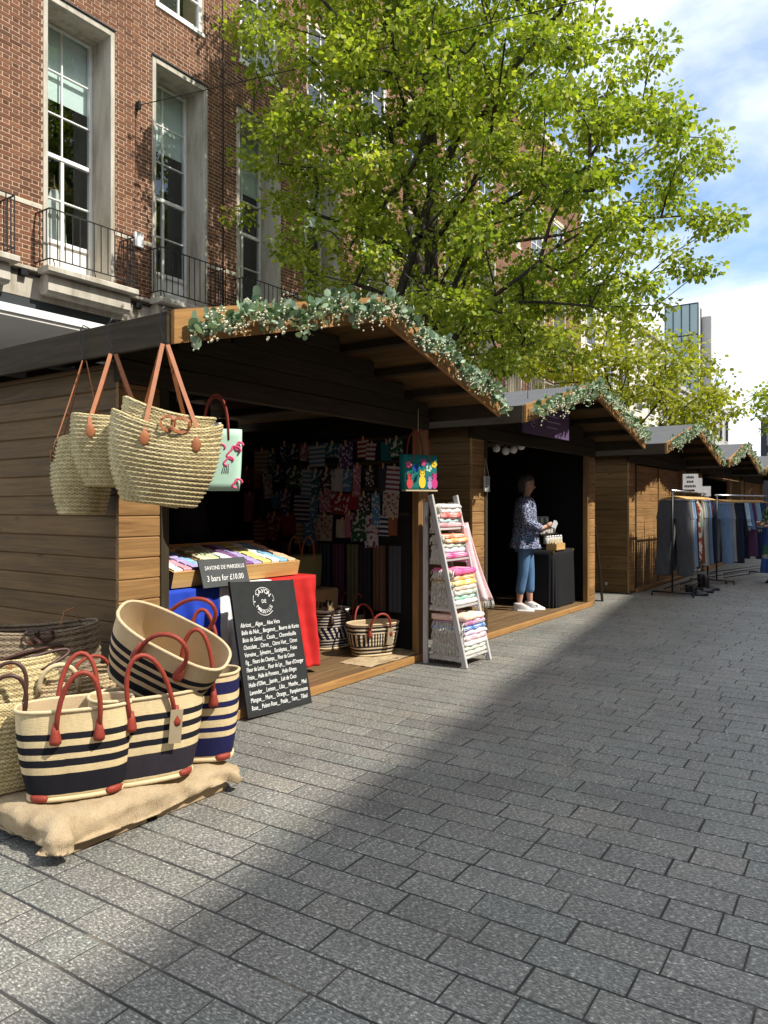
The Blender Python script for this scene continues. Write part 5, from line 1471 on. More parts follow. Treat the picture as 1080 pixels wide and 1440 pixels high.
# pink towel falling down the right side
b = MB()
def pk(u, v):
    z = 1.22 - .70*v - .06*v*u + .03*u
    x = lx1 - .05 + .11*u + .17*v*v + .20*u*v + .010*math.sin(u*17+v*2)*(.3+v)
    return (x, 3.33 - .10*v + .03*math.sin(u*11+v*2) + .05*u, z)
b.grid(pk, 24, 20); dr = root('draped_towel', 'pale pink fringed towel hanging off the side of the ladder shelf', 'towel', (lx1+.05, 3.3, 1.1))
M['pale_pink'] = towel_mat('towel_pale_pink', (.80, .56, .56), (.82, .70, .70), 90)
o = b.build('cloth', M['pale_pink'], dr, Matrix()); sm = o.modifiers.new('thickness', 'SOLIDIFY'); sm.thickness = .004; bake_queue.append((o, None))
fb = MB()
for q in range(22):
    p = Vector(pk(q/21, 1)); fb.tube([p, p+V(.005, -.006, -.03), p+V(.004+g.gauss(0, .004), -.004, -.07)], [.002, .003, .0035], 4)
tag(fb.build('fringe', M['fringe'], dr, Matrix()), kind='stuff')

# ------------------------------------------------------------------ second stall: signs, lamps, table, jars, plank
flat('purple', (0.115, 0.075, 0.15), .6); flat('sign_grey', (0.50, 0.52, 0.48), .7); flat('black_cloth', (0.012, 0.012, 0.013), .85); flat('pale_lilac', (.42, .36, .46), .7)
pa, pb = onY(735, 582, 3.28), onY(799, 586, 3.28)
sg = root('shop_sign', 'purple sign board with round emblem hung under the stall gable', 'sign', ((pa.x+pb.x)/2, 3.28, 2.33))
sw = pb.x-pa.x; Msn = Matrix.Translation(((pa.x+pb.x)/2, 3.28, 2.34))
MB().box((-sw/2, -.009, -.16), (sw/2, .009, .16), None, .003).build('board', M['purple'], sg, Msn)
rg = [Msn @ V(-sw*.30 + .085*math.cos(a), -.011, .085*math.sin(a)) for a in [q*2*math.pi/28 for q in range(29)]]
MB().tube(rg, .004, 4, False).build('emblem_ring', M['pale_lilac'], sg, Matrix())
for k in range(3): MB().tube([Msn @ V(-sw*.30-.03+.03*k, -.011, -.05), Msn @ V(-sw*.30-.02+.02*k, -.011, .05)], .004, 4).build('emblem_stroke', M['pale_lilac'], sg, Matrix())
for k, ww_ in enumerate((.34, .40, .30)): MB().box((-.02, -.0115, .07-.065*k), (-.02+ww_, -.0095, .084-.065*k), Msn).build('lettering_line', M['pale_lilac'], sg, Matrix())
for e in (-1, 1): MB().tube([Msn @ V(e*sw*.4, 0, .16), Msn @ V(e*sw*.4, 0, .34)], .004, 4).build('hanger_wire', M['iron'], sg, Matrix())
p = onY(684, 680, 3.585)
hs = root('hanging_sign', 'small grey sign hung by cord on the stall corner boards', 'sign', p)
MB().box((p.x-.058, 3.575, p.z-.085), (p.x+.058, 3.588, p.z+.075), None, .003).build('board', M['sign_grey'], hs, Matrix())
MB().tube([(p.x-.05, 3.58, p.z+.075), (p.x, 3.60, p.z+.27), (p.x+.05, 3.58, p.z+.075)], .0035, 4).build('cord', M['rope'], hs, Matrix())
for k in range(4): MB().box((p.x-.038, 3.5735, p.z+.045-.026*k), (p.x+.038-.01*(k % 2), 3.5745, p.z+.053-.026*k)).build('lettering_line', M['marker'], hs, Matrix())
# string lamps
M['bulb'] = plain('frosted_bulb', (.82, .80, .76), .3, .4, 4, .03)
for k, (u, v) in enumerate(((698, 630), (711, 634), (722, 632), (733, 627))):
    p = atD(u, v, 8.6+.1*k)
    lr = root('festoon_lamp', 'white globe lamp strung inside the stall with the purple sign', 'lamp', p, group='globe lamps inside the purple sign stall')
    MB().lathe([(0, -.05), (.03, -.042), (.047, -.012), (.045, .02), (.025, .042), (.014, .05)], 14, Matrix.Translation(p)).build('globe', M['bulb'], lr, Matrix())
    MB().lathe([(.015, .0501), (.016, .085), (.004, .09)], 10, Matrix.Translation(p)).build('socket', M['steel'], lr, Matrix())
    MB().tube([p+V(0, 0, .09), p+V(0, 0, .35)], .003, 4).build('flex', M['steel'], lr, Matrix())
# table with black cloth
tx0, tx1, ty0, ty1, tz = 9.30, 10.08, 3.74, 4.26, .82
tt = root('display_table', 'table under a black cloth beside the standing woman', 'table', ((tx0+tx1)/2, (ty0+ty1)/2, .062))
boxo('table_top', (tx0+.02, ty0+.02, tz-.04), (tx1-.02, ty1-.02, tz-.006), M['wood_side'], tt)
for xx in (tx0+.05, tx1-.1):
    for yy in (ty0+.05, ty1-.1): boxo('leg', (xx, yy, .063), (xx+.05, yy+.05, tz-.041), M['wood_side'], tt)
b = MB()
def bc(u, v):
    a = 2*math.pi*u; cx_, cy_ = sup(a, .28); f = max(0, (v-.3)/.7); k = min(1, v/.3)
    fo = 1 + .035*f*math.sin(a*17) + .03*f
    return ((tx0+tx1)/2 + (tx1-tx0)/2*cx_*k*fo, (ty0+ty1)/2+(ty1-ty0)/2*cy_*k*fo, tz - (tz-.075)*f)
b.grid(bc, 96, 14, True, True); tag(b.build('table_cloth', M['black_cloth']), 'black cloth hanging to the floor over the display table', 'tablecloth')
# tiered jar stand
M['jar_white'] = plain('pale_candle_tin', (.55, .54, .50), .4, .4, 6, .05); M['jar_green'] = plain('green_jar', (.10, .26, .19), .35, .4, 6, .08); M['tin_lid'] = plain('tin_lid', (.5, .5, .5), .35, .5, 6, .05, metal=.8)
js = root('tiered_stand', 'tiered wooden stand holding rows of candle tins', 'stand', (9.8, 4.05, tz))
for k in range(3): boxo('tier', (9.48, 3.90+.10*k, tz+.06+.13*k), (10.06, 4.0+.10*k, tz+.075+.13*k), M['wood_dark'], js, .002)
for xx in (9.49, 10.03):
    for k in range(3): boxo('upright', (xx, 3.94+.10*k, tz+.001), (xx+.018, 3.958+.10*k, tz+.06+.13*k), M['wood_dark'], js, .002)
jm = {c_: MB().lathe([(.0, 0), (.036, 0), (.038, .004), (.038, .082), (.034, .086)], 14).mesh('jar', M['jar_'+c_]) for c_ in ('white', 'green')}
lm = MB().lathe([(.0, .0865), (.038, .0865), (.039, .092), (.038, .103), (.0, .105)], 14).mesh('lid', M['tin_lid'])
for k in range(3):
    for i in range(6):
        c_ = 'green' if (k == 2 and i % 2 == 0) else 'white'
        o = root('candle_tin', f'{c_ if c_ == "green" else "pale"} candle tin on the {["lowest", "middle", "top"][k]} tier of the stand', 'candle tin', (9.535+.094*i, 3.95+.10*k, tz+.076+.13*k), group='candle tins on the tiered stand')
        link('body', jm[c_], o); link('lid', lm, o)
p = atD(774, 778, 9.72)
wx = root('wax_melt_box', 'small wooden box of cream wax melts at the table edge', 'box', (9.50, 3.80, tz))
for lo, hi in (((-.15, -.07, .002), (.15, -.06, .085)), ((-.15, .06, .002), (.15, .07, .085)), ((-.15, -.06, .002), (-.14, .06, .085)), ((.14, -.06, .002), (.15, .06, .085)), ((-.14, -.06, .002), (.14, .06, .012))): MB().box(lo, hi, None, .002).build('panel', M['wood_pale'], wx)
for i in range(7):
    for j in range(3):
        MB().lathe([(.016, 0), (.018, .02), (.012, .05), (.003, .062)], 8, Matrix.Translation((-.118+.039*i, -.036+.036*j, .06+.01*((i*7+j*3) % 3)))).build('wax_melt', M['raffia_rim'], wx)
# plank leaning on the third stall and a red extinguisher
pl_ = root('leaning_plank', 'dark plank leaning in the gap against the boarded up stall', 'plank', (11.2, 3.7, 0))
beam('board', (10.95, 3.66, .01), (10.80, 3.72, 1.12), .03, .16, M['wood_dark'], pl_, up=(1, .4, 0)); beam('batten', (10.93, 3.625, .25), (11.06, 3.625, .25), .02, .04, M['wood_dark'], pl_)
ex = root('fire_extinguisher', 'red fire extinguisher half hidden behind the leaning plank', 'extinguisher', (11.25, 4.25, 0))
E_ = Matrix.Translation((11.25, 4.25, .48))
MB().lathe([(0, 0), (.06, 0), (.068, .02), (.068, .30), (.05, .36), (.02, .38), (.02, .40)], 16, E_).build('cylinder', M['cloth_red'], ex, Matrix())
MB().lathe([(.022, .401), (.03, .42), (.03, .44), (.01, .46)], 10, E_).build('valve', M['steel'], ex, Matrix()); MB().tube([(11.27, 4.24, .90), (11.33, 4.22, .85), (11.33, 4.22, .6)], .01, 6).build('hose', M['steel'], ex, Matrix())
boxo('wall_box', (11.19, 4.19, .01), (11.31, 4.31, .478), M['steel'], ex)
# ------------------------------------------------------------------ people
M['skin'] = plain('skin', (0.52, 0.30, 0.21), .55, .35, 8, .08)
M['hair_grey'] = plain('grey_hair', (0.10, 0.088, 0.075), .6, .3, 40, .35); M['hair_brown'] = plain('brown_hair', (0.055, 0.022, 0.012), .5, .35, 40, .35); M['hair_dark'] = plain('dark_hair', (0.015, 0.012, 0.01), .5, .3, 40, .3)
M['lip'] = plain('lip', (0.40, 0.15, 0.13), .5, .3, 8, .05); M['eye'] = plain('eye', (0.02, 0.018, 0.016), .2, .5, 8, .05); M['shoe_white'] = plain('white_trainer', (.72, .72, .70), .6, .3, 10, .06); M['shoe_grey'] = plain('grey_suede', (.28, .28, .29), .8, .2, 10, .1); M['shoe_black'] = plain('black_shoe', (.014, .014, .015), .4, .4, 10, .1)
def denim(name, c):
    t = NT(name); o = t.obj(); f = t.noise(t.mapping(o, (30, 30, 6)), 1.0, 5, .65); w = t.noise(o, 400, 2, .5); b_ = t.noise(o, 3, 3, .5)
    cc = t.scale_by(c, t.math('ADD', t.math('MULTIPLY', f, .7), t.math('ADD', t.math('MULTIPLY', w, .35), t.math('MULTIPLY', b_, .5))))
    t.bump(t.math('ADD', f, w), .5, .004); return t.fin(cc, .9, .15)
M['jeans_blue'] = denim('washed_blue_denim', (.12, .24, .42))
t = NT('navy_print_cotton'); o = t.obj(); vn = t.node('ShaderNodeTexVoronoi'); vn.feature = 'DISTANCE_TO_EDGE'; t.l.new(t.mapping(o, (1, 1, 1.5)), vn.inputs['Vector']); vn.inputs['Scale'].default_value = 30
M['navy_print'] = t.fin(t.ramp(t.math('ADD', vn.outputs['Distance'], t.math('MULTIPLY_ADD', t.noise(o, 22, 3), .14, -.07)), [(.04, (.42, .46, .58)), (.10, (.022, .028, .075))]), .85, .15)
t = NT('green_leaf_print'); o = t.obj()
M['green_print'] = t.fin(t.ramp(t.noise(o, 22, 3, .6), [(.42, (.015, .05, .025)), (.5, (.05, .15, .06)), (.62, (.45, .42, .30))]), .85, .15)
t = NT('banded_skirt'); o = t.obj(); zc = t.sep(o)[2]
M['skirt'] = t.fin(t.ramp(t.math('ADD', zc, t.math('MULTIPLY_ADD', t.noise(o, 9, 3), .1, -.05)), [(.0, (.03, .07, .20)), (.30, (.03, .08, .30)), (.45, (.30, .32, .25)), (.52, (.05, .13, .07)), (.70, (.03, .07, .25)), (.9, (.04, .10, .30))], 'CONSTANT'), .85, .15)
M['dark_top'] = plain('black_jumper', (.014, .013, .014), .9, .1, 12, .2); M['dark_trousers'] = denim('dark_denim', (.03, .035, .055))
def skinned(name, pts, edges, m, parent, sub=2):
    me = bpy.data.meshes.new(name); me.from_pydata([p[0] for p in pts], edges, []); me.materials.append(m)
    o = link(name, me, parent)
    md = o.modifiers.new('skin', 'SKIN'); md.use_smooth_shade = True
    for i, p in enumerate(pts):
        r_ = p[1] if isinstance(p[1], tuple) else (p[1], p[1])
        me.skin_vertices[0].data[i].radius = r_
    me.skin_vertices[0].data[0].use_root = True
    s = o.modifiers.new('sub', 'SUBSURF'); s.levels = sub; s.render_levels = sub
    bake_queue.append((o, None)); return o
def hand(parent, wrist, dirn, up, m, side, curl=.6):
    d = Vector(dirn).normalized(); u = Vector(up); u = (u - d*u.dot(d)).normalized(); s_ = d.cross(u)
    b = MB(); w = Vector(wrist)
    b.tube([w, w+d*.03, w+d*.06, w+d*.085], [.022, .030, .032, .026], 8)
    for k, (off, L) in enumerate(((-.024, .070), (-.008, .080), (.008, .076), (.023, .060))):
        p0 = w + d*.08 + s_*off; p1 = p0 + d*L*.45 - u*L*.12*curl; p2 = p1 + d*L*.25 - u*L*.35*curl; p3 = p2 + d*L*.08 - u*L*.3*curl
        b.tube([p0, p1, p2, p3], [.0095, .009, .008, .006], 6)
    t0 = w + d*.03 + s_*side*.026; b.tube([t0, t0+d*.03+s_*side*.022-u*.01, t0+d*.055+s_*side*.022-u*.025], [.012, .010, .007], 6)
    return b.build('hand', m, parent)
def person(label, loc, rz, H, top, legs_m, hair, longhair=False, arms=None, skirt=False, turn=0.0, smock=True, shoes='shoe_white', crop=.16, group=None, stride=.06, sleeve=1.0):
    k = H/1.70
    r = root('person', label, 'person', loc, (0, 0, rz), group)
    def q(x, y, z): return (x*k, y*k, z*k)
    if arms is None: arms = [((.05, .19, 1.13), (.20, .10, 1.05), (.27, .06, 1.08)), ((.04, -.19, 1.13), (.22, -.12, 1.06), (.30, -.06, 1.10))]
    P_ = [(q(0, 0, .95), (.125, .15)), (q(-.01, 0, 1.10), (.10, .13)), (q(-.01, 0, 1.27), (.105, .15)), (q(-.005, 0, 1.39), (.07, .11)), (q(.005, 0, 1.45), .052), (q(.018, 0, 1.50), .050),
          (q(.030, 0, 1.555), (.070, .066)), (q(.030, 0, 1.61), (.082, .074)), (q(.022, 0, 1.66), (.072, .066))]
    E = [(i, i+1) for i in range(8)]
    for s_, a in ((1, arms[0]), (-1, arms[1])):
        b0 = len(P_); P_ += [(q(-.005, s_*.165, 1.375), .052), (q(*a[0]), .040), (q(*a[1]), .030), (q(*a[2]), .024)]
        E += [(3, b0), (b0, b0+1), (b0+1, b0+2), (b0+2, b0+3)]
    for s_, st in ((1, stride), (-1, -stride)):
        b0 = len(P_); P_ += [(q(0, s_*.085, .86), .085), (q(st*.5+.015, s_*.09, .48), .056), (q(st*.8-.01, s_*.09, .26), .050), (q(st-.01, s_*.09, .08), .036), (q(st+.10, s_*.10, .035), (.035, .03))]
        E += [(0, b0)] + [(b0+i, b0+i+1) for i in range(4)]
    skinned('body', P_, E, M['skin'], r, 2)
    # clothes
    if not skirt:
        J = [(q(0, 0, .96), (.135, .16))]; JE = []
        for s_, st in ((1, stride), (-1, -stride)):
            b0 = len(J); J += [(q(0, s_*.09, .84), .098), (q(st*.5+.012, s_*.092, .50), .074), (q(st*.8-.005, s_*.092, .28), .068), (q(st-.01, s_*.09, crop), .064)]
            JE += [(0, b0)] + [(b0+i, b0+i+1) for i in range(3)]
        skinned('trousers', J, JE, legs_m, r, 2)
    else:
        b = MB(); b.grid(lambda u, v: ((.15+.10*v**.8)*k*math.cos(2*math.pi*u)*(1+.07*v*math.sin(2*math.pi*u*9)), (.17+.10*v**.8)*k*math.sin(2*math.pi*u)*(1+.07*v*math.sin(2*math.pi*u*9)), (1.05-.85*v)*k), 64, 14, True, True)
        b.build('skirt', legs_m, r)
    zl = .80 if smock else .95
    b = MB()
    prof = [(1.465, .066, .072), (1.442, .098, .13), (1.41, .122, .192), (1.33, .140, .205), (1.22, .145, .192), (1.10, .150, .188), (.98, .165, .195), (.88, .185, .215), (zl, .20, .23)]
    if not smock: prof = prof[:6] + [(1.0, .145, .17), (zl, .15, .18)]
    rowsN = len(prof)-1
    def tor(u, v):
        f = v*rowsN; i = min(int(f), rowsN-1); g_ = f-i; z, rx, ry = [a+(b2-a)*g_ for a, b2 in zip(prof[i], prof[i+1])]
        fo = 1 + (.05 if smock else .015)*max(0, v-.35)*2*math.sin(2*math.pi*u*8+v*3) + .02*math.sin(v*17+u*21)
        return ((rx*math.cos(2*math.pi*u)*fo-.005)*k, ry*math.sin(2*math.pi*u)*fo*k, z*k)
    b.grid(tor, 48, 26, True, True); b.build('top', top, r)
    for s_, a in ((1, arms[0]), (-1, arms[1])):
        sh_ = Vector(q(-.005, s_*.135, 1.385)); el = Vector(q(*a[0])); wr = Vector(q(*a[1])).lerp(Vector(q(*a[2])), .0)
        end = el.lerp(wr, sleeve) if sleeve <= 1 else wr
        pts = [sh_, sh_.lerp(el, .35)+V(0, s_*.01, 0), sh_.lerp(el, .75), el, el.lerp(end, .5), end]
        MB().tube(pts, [.088*k, .086*k, .076*k, .070*k, .062*k, .058*k], 14, False).build('sleeve', top, r)
        w = Vector(q(*a[2])); d = w - Vector(q(*a[1])); hand(r, w-d.normalized()*.01, d, (0, 0, 1), M['skin'], s_)
    # shoes
    for s_, st in ((1, stride), (-1, -stride)):
        def shoe(u, v):
            a = 2*math.pi*u; x = math.cos(a); y = math.sin(a)
            L, W = .135, .048
            prz = [0, .0, .03, .055, .075, .10][min(5, int(v*5))]
            kx = 1 - .5*max(0, v-.4); xx = x*L*kx - (.05*max(0, v-.3)) + .05
            zz = prz*(1 - .45*max(0, x)*min(1, v*1.6)) if v > .2 else prz
            return ((st*k + xx*k), (s_*.095 + y*W*(1-.25*max(0, v-.4)) + s_*.008*max(0, x))*k, zz*k + .002)
        b = MB(); b.grid(shoe, 20, 5, True, True); n0 = 0
        b.f.append(tuple(range(5*20, 6*20))); b.sm.append(True); b.f.append(tuple(range(19, -1, -1))); b.sm.append(False)
        so_ = b.build('shoe', M[shoes], r)
        if shoes == 'shoe_white':
            for e in (-1, 1): MB().box((st*k+.0, (s_*.095)*k+e*.040-.002, .035), (st*k+.09, (s_*.095)*k+e*.040+.002, .062)).build('side_panel', M['shoe_grey'], so_)
    # head details, turned on the neck
    hc = Vector(q(.028, 0, 1.61)); T = Matrix.Translation(hc) @ Matrix.Rotation(turn, 4, 'Z')
    hd = MB(); hd.lathe([(0, -.118*k), (.03*k, -.112*k), (.052*k, -.085*k), (.066*k, -.04*k), (.073*k, .01*k), (.072*k, .05*k), (.055*k, .085*k), (.02*k, .104*k), (0, .106*k)], 20, T, True, 1.16, 1.0)
    hd.tube([T @ (V(.076, 0, .012)*k), T @ (V(.088, 0, -.012)*k), T @ (V(.100, 0, -.030)*k), T @ (V(.082, 0, -.040)*k)], [.007*k, .010*k, .014*k, .010*k], 7)
    for e in (-1, 1): hd.lathe([(0, -.03), (.012, -.025), (.014, 0), (.010, .025), (0, .03)], 8, T @ Matrix.Translation(V(-.005, e*.076, -.01)*k), True, 1.3, .6)
    fo_ = hd.build('face', M['skin'], r)
    for e in (-1, 1):
        MB().lathe([(0, -.008), (.009, 0), (0, .008)], 8, T @ Matrix.Translation(V(.077, e*.030, .008)*k)).build('eye', M['eye'], fo_)
        MB().tube([T @ (V(.083, e*.016, .026)*k), T @ (V(.080, e*.032, .031)*k), T @ (V(.068, e*.048, .026)*k)], .0035, 5).build('eyebrow', hair, fo_)
    MB().tube([T @ (V(.070, -.024, -.062)*k), T @ (V(.081, 0, -.060)*k), T @ (V(.070, .024, -.062)*k)], [.003, .006, .003], 6).build('mouth', M['lip'], fo_)
    hb = MB(); gg = random.Random(int(H*100))
    def hs(u, v):
        a = 2*math.pi*u; front = math.cos(a)
        low = (-.13 if longhair else -.085) if front < .25 else .035 + .02*front
        zt = .122; z = zt + (low-zt)*v
        rr = math.sqrt(max(0, 1-((z)/.125)**2)) if z > 0 else 1.0 + (.15 if longhair else .0)*min(1, -z/.1)
        nz = 1 + .03*math.sin(a*13+v*5) + .02*math.sin(a*29)
        return T @ (V((rr*.112*nz*math.cos(a)-.014), rr*.097*nz*math.sin(a), z*1.1)*k)
    hb.grid(hs, 40, 10, True, True)
    for q_ in range(70):      # loose locks over the cap
        u0 = gg.random(); v0 = gg.uniform(.05, .55); st_ = [Vector(hs(u0+.01*j_*gg.uniform(-1, 1), min(1, v0+.13*j_))) for j_ in range(4)]
        cen = T @ V(0, 0, 0); st_ = [p_ + (p_-cen).normalized()*.004 for p_ in st_]
        hb.tube(st_, [.003, .006, .005, .002], 4)
    if longhair:
        for q_ in range(26):
            a = math.pi*(.42 + 1.16*q_/25); p0 = T @ (V(.095*math.cos(a)-.01, .085*math.sin(a), -.02)*k)
            d = V(gg.gauss(0, .012), gg.gauss(0, .012), 0)
            hb.tube([p0, p0+V(0, 0, -.10)+d, p0+V(0, 0, -.20)+d*1.6, p0+V(0, 0, -.27)+d], [.018, .020, .016, .005], 6)
    hb.build('hair', hair, r)
    return r
p1 = onZ(744, 858, .062)
w1_ = person('woman in navy print smock and cropped jeans standing in the stall doorway', (p1.x, p1.y+.05, .062), R(-72), 1.70, M['navy_print'], M['jeans_blue'], M['hair_grey'], False,
       [((.02, .20, 1.14), (.20, .09, 1.03), (.265, .03, 1.06)), ((.02, -.21, 1.14), (.20, -.13, 1.05), (.28, -.06, 1.09))], turn=R(-20), crop=.20)
hd_ = wm(w1_) @ V(.37, -.03, 1.10)
tag(MB().box((-.035, -.02, -.05), (.035, .02, .05), Matrix.Translation(hd_) @ Euler((.3, .4, .2)).to_matrix().to_4x4(), .006).build('white_candle_box', M['white']), 'small white box held in the hands of the woman in navy', 'box')
person('woman with long brown hair in green print top browsing the far clothes rail', (15.25, 1.90, 0), R(150), 1.64, M['green_print'], M['skirt'], M['hair_brown'], True, [((.06, .21, 1.12), (.26, .17, 1.05), (.33, .15, 1.07)), ((.05, -.20, 1.13), (.24, -.16, 1.08), (.31, -.12, 1.12))], True, R(20), False, 'shoe_black', stride=.03, sleeve=.35)
pp = atD(262, 712, 6.1)
person('stallholder in black standing in the dark behind the soap table', (pp.x, pp.y, .062), R(-70), 1.66, M['dark_top'], M['dark_trousers'], M['hair_dark'], False, [((.02, .22, 1.12), (.14, .24, .92), (.19, .22, .90)), ((.02, -.22, 1.12), (.10, -.26, .90), (.15, -.25, .86))], False, 0, False, 'shoe_black', sleeve=.45)

# ------------------------------------------------------------------ clothes rails
def rail(label, a, b, h):
    a, b = Vector(a), Vector(b); d = (b-a).normalized(); s_ = V(-d.y, d.x, 0)
    r = root('clothes_rail', label, 'clothes rail', (a+b)/2, group='clothes rails outside the stalls')
    MB().tube([a+V(0, 0, h)-d*.06, b+V(0, 0, h)+d*.06], .015, 8).build('hanging_bar', M['chrome'], r, Matrix())
    for e, dd in ((a, -1), (b, 1)):
        MB().tube([e+V(0, 0, .07), e+V(0, 0, h+.02)], .014, 8).build('upright', M['steel'], r, Matrix())
        MB().tube([e-s_*.30+V(0, 0, .07), e+s_*.30+V(0, 0, .07)], .014, 8).build('foot', M['steel'], r, Matrix())
        for f in (-1, 1): MB().tube([e+s_*.30*f+V(0, 0, .07), e+s_*.31*f+V(0, 0, .004)], .013, 8).build('caster', M['steel'], r, Matrix())
    for z in (.12, .20):
        for f in (-.12, .12): MB().tube([a+s_*f+V(0, 0, z), b+s_*f+V(0, 0, z)], .009, 6).build('shoe_bar', M['steel'], r, Matrix())
    return r, a, d, s_, (b-a).length
def garment(r_, t_, label, m, kind, L, w, g, name, zt, grp):
    """hung broadside across the rail; t_ is the distance along it"""
    _, a, d, s_, _ = r_
    c = a + d*t_
    ang = math.atan2(s_.y, s_.x) + R(6) + g.gauss(0, .16)
    rr = root(name, label, name.replace('_', ' '), (c.x, c.y, zt), (0, 0, ang), grp)
    # hanger: hook and bar
    MB().tube([(0, 0, .0), (0, 0, .05), (.012, 0, .075), (.0, 0, .095), (-.014, 0, .085)], .0025, 5).build('hanger_hook', M['steel'], rr)
    MB().tube([(-.20, 0, -.045), (-.08, 0, -.012), (0, 0, 0), (.08, 0, -.012), (.20, 0, -.045)], .009, 6).build('hanger', M['wood_pale'], rr)
    th = .030
    b = MB()
    ph = g.uniform(0, 6)
    if kind in ('trousers', 'shorts'):
        crotch = .30
        b.grid(lambda u, v: ((w*.42+(w*.10)*v)*math.copysign(abs(math.cos(2*math.pi*u))**.6, math.cos(2*math.pi*u)), th*(1+.5*v)*math.sin(2*math.pi*u)+.004*math.sin(u*40+v*9), -.05-crotch*v), 28, 6, True, True)
        for e in (-1, 1):
            def leg(u, v):
                cx = e*(w*.262 + .035*v); hw = w*.232*(1-.22*v+.20*v*v); q = 2*math.pi*u
                return (cx+hw*math.copysign(abs(math.cos(q))**.7, math.cos(q)), th*1.35*math.sin(q)*(1+.3*math.sin(v*7+ph))+.01*math.sin(v*5+ph+e), -.05-crotch+.03-(L-crotch)*v)
            b.grid(leg, 20, 10, True, True)
    elif kind == 'skirt':
        b.grid(lambda u, v: ((w*.38+w*.20*v)*math.cos(2*math.pi*u), (th+.015*v)*math.sin(2*math.pi*u)*(1+.4*math.sin(u*50)), -.05-L*v), 40, 8, True, True)
    else:
        b.grid(lambda u, v: ((w*.30+w*.18*min(1, v*6)+.02*math.sin(v*6+ph))*math.copysign(abs(math.cos(2*math.pi*u))**.7, math.cos(2*math.pi*u)), (th+.012*v)*math.sin(2*math.pi*u)*(1+.35*math.sin(u*37+ph)*v), -.015-L*v), 36, 12, True, True)
    b.build('cloth', m, rr)
    if kind == 'trousers' and name == 'jeans':
        MB().tube([(w*.435*math.copysign(abs(math.cos(2*math.pi*q/24))**.6, math.cos(2*math.pi*q/24)), (th+.003)*math.sin(2*math.pi*q/24), -.065) for q in range(25)], .010, 5, False).build('waistband', m, rr)
    if kind == 'shorts':
        fb = MB()
        for q in range(26):
            x_ = -w*.5+w*q/25; fb.tube([(x_, 0, -L-.045), (x_+g.gauss(0, .01), .01, -L-.11)], .003, 4)
        tag(fb.build('frayed_hem', M['white'], rr), kind='stuff')
    return rr
gm = random.Random(9)
def dn(n, c):
    k = 'denim_'+n
    if k not in M: M[k] = denim(k, c)
    return M[k]
t = NT('red_white_floral_cloth'); o = t.obj()
M['floral_red'] = t.fin(t.ramp(t.noise(o, 14, 3, .55), [(.40, (.35, .05, .05)), (.47, (.55, .15, .12)), (.50, (.68, .62, .54)), (.66, (.70, .66, .60)), (.7, (.08, .16, .10))], 'CONSTANT'), .85, .15)
Y1 = 2.93
ra = rail('black clothes rail of jeans in front of the boarded up stall', (12.05, Y1, 0), (14.5, Y1-.02, 0), 1.64)
g1 = 'garments on the rail by the boarded up stall'
zr = 1.64 - .085
specs = [('wide charcoal turned up jeans hung first on the rail', dn('charcoal', (.078, .078, .080)), 'trousers', 1.20, .52, 'jeans'), ('plain charcoal jeans hung second on the rail', dn('charcoal', (.078, .078, .080)), 'trousers', 1.22, .46, 'jeans'),
         ('faded grey jeans behind the charcoal pairs', dn('grey', (.15, .15, .15)), 'trousers', 1.14, .42, 'jeans'), ('taupe trousers next to the pale blue jeans', dn('taupe', (.20, .17, .145)), 'trousers', 1.12, .42, 'trousers'),
         ('pale blue jeans hanging beside brown trousers', dn('pale', (.28, .40, .52)), 'trousers', 1.16, .42, 'jeans'), ('light blue straight jeans in mid rail', dn('light', (.20, .32, .46)), 'trousers', 1.10, .42, 'jeans'),
         ('dark brown trousers before the floral dress', dn('brown', (.06, .035, .025)), 'trousers', 1.14, .42, 'trousers'), ('long red and white floral dress on the rail', M['floral_red'], 'dress', 1.18, .44, 'dress'),
         ('white dress with red hem next to the floral one', M['floral_red'], 'dress', 1.02, .42, 'dress'), ('sage green slip dress behind the floral dresses', plain('sage_cloth', (.34, .42, .30), .85, .15, 8, .15), 'dress', 1.05, .40, 'dress'),
         ('rust corduroy trousers beside the sage slip dress', dn('rust', (.20, .075, .03)), 'trousers', 1.08, .40, 'trousers'), ('cream linen trousers among the darker pairs', dn('cream', (.50, .46, .38)), 'trousers', 1.12, .42, 'trousers'),
         ('stone washed jeans after the cream linen pair', dn('stone', (.24, .30, .36)), 'trousers', 1.14, .42, 'jeans'), ('khaki trousers after the stone washed jeans', dn('khaki', (.14, .13, .08)), 'trousers', 1.10, .42, 'trousers'),
         ('deep teal dress toward the end of the first rail', plain('teal_dress_cloth', (.02, .09, .10), .85, .15, 8, .15), 'dress', 1.05, .40, 'dress'), ('mid blue jeans toward the end of the first rail', dn('mid', (.13, .22, .36)), 'trousers', 1.12, .42, 'jeans'), ('burgundy dress toward the end of the first rail', plain('burgundy_cloth', (.12, .015, .03), .85, .15, 8, .15), 'dress', 1.0, .40, 'dress'),
         ('black trousers at the far end of the first rail', dn('black', (.015, .015, .018)), 'trousers', 1.12, .42, 'trousers'), ('navy trousers at the far end of the first rail', dn('navy', (.02, .028, .06)), 'trousers', 1.14, .42, 'trousers')]
for k, (lb, m_, kd, L, w, nm) in enumerate(specs): garment(ra, .08+.112*k, lb, m_, kd, L, w, gm, nm, zr, g1)
rb_ = rail('second clothes rail of denim beside the browsing woman', (14.5, 2.76, 0), (16.75, 2.28, 0), 1.60)
zr2 = 1.60-.085
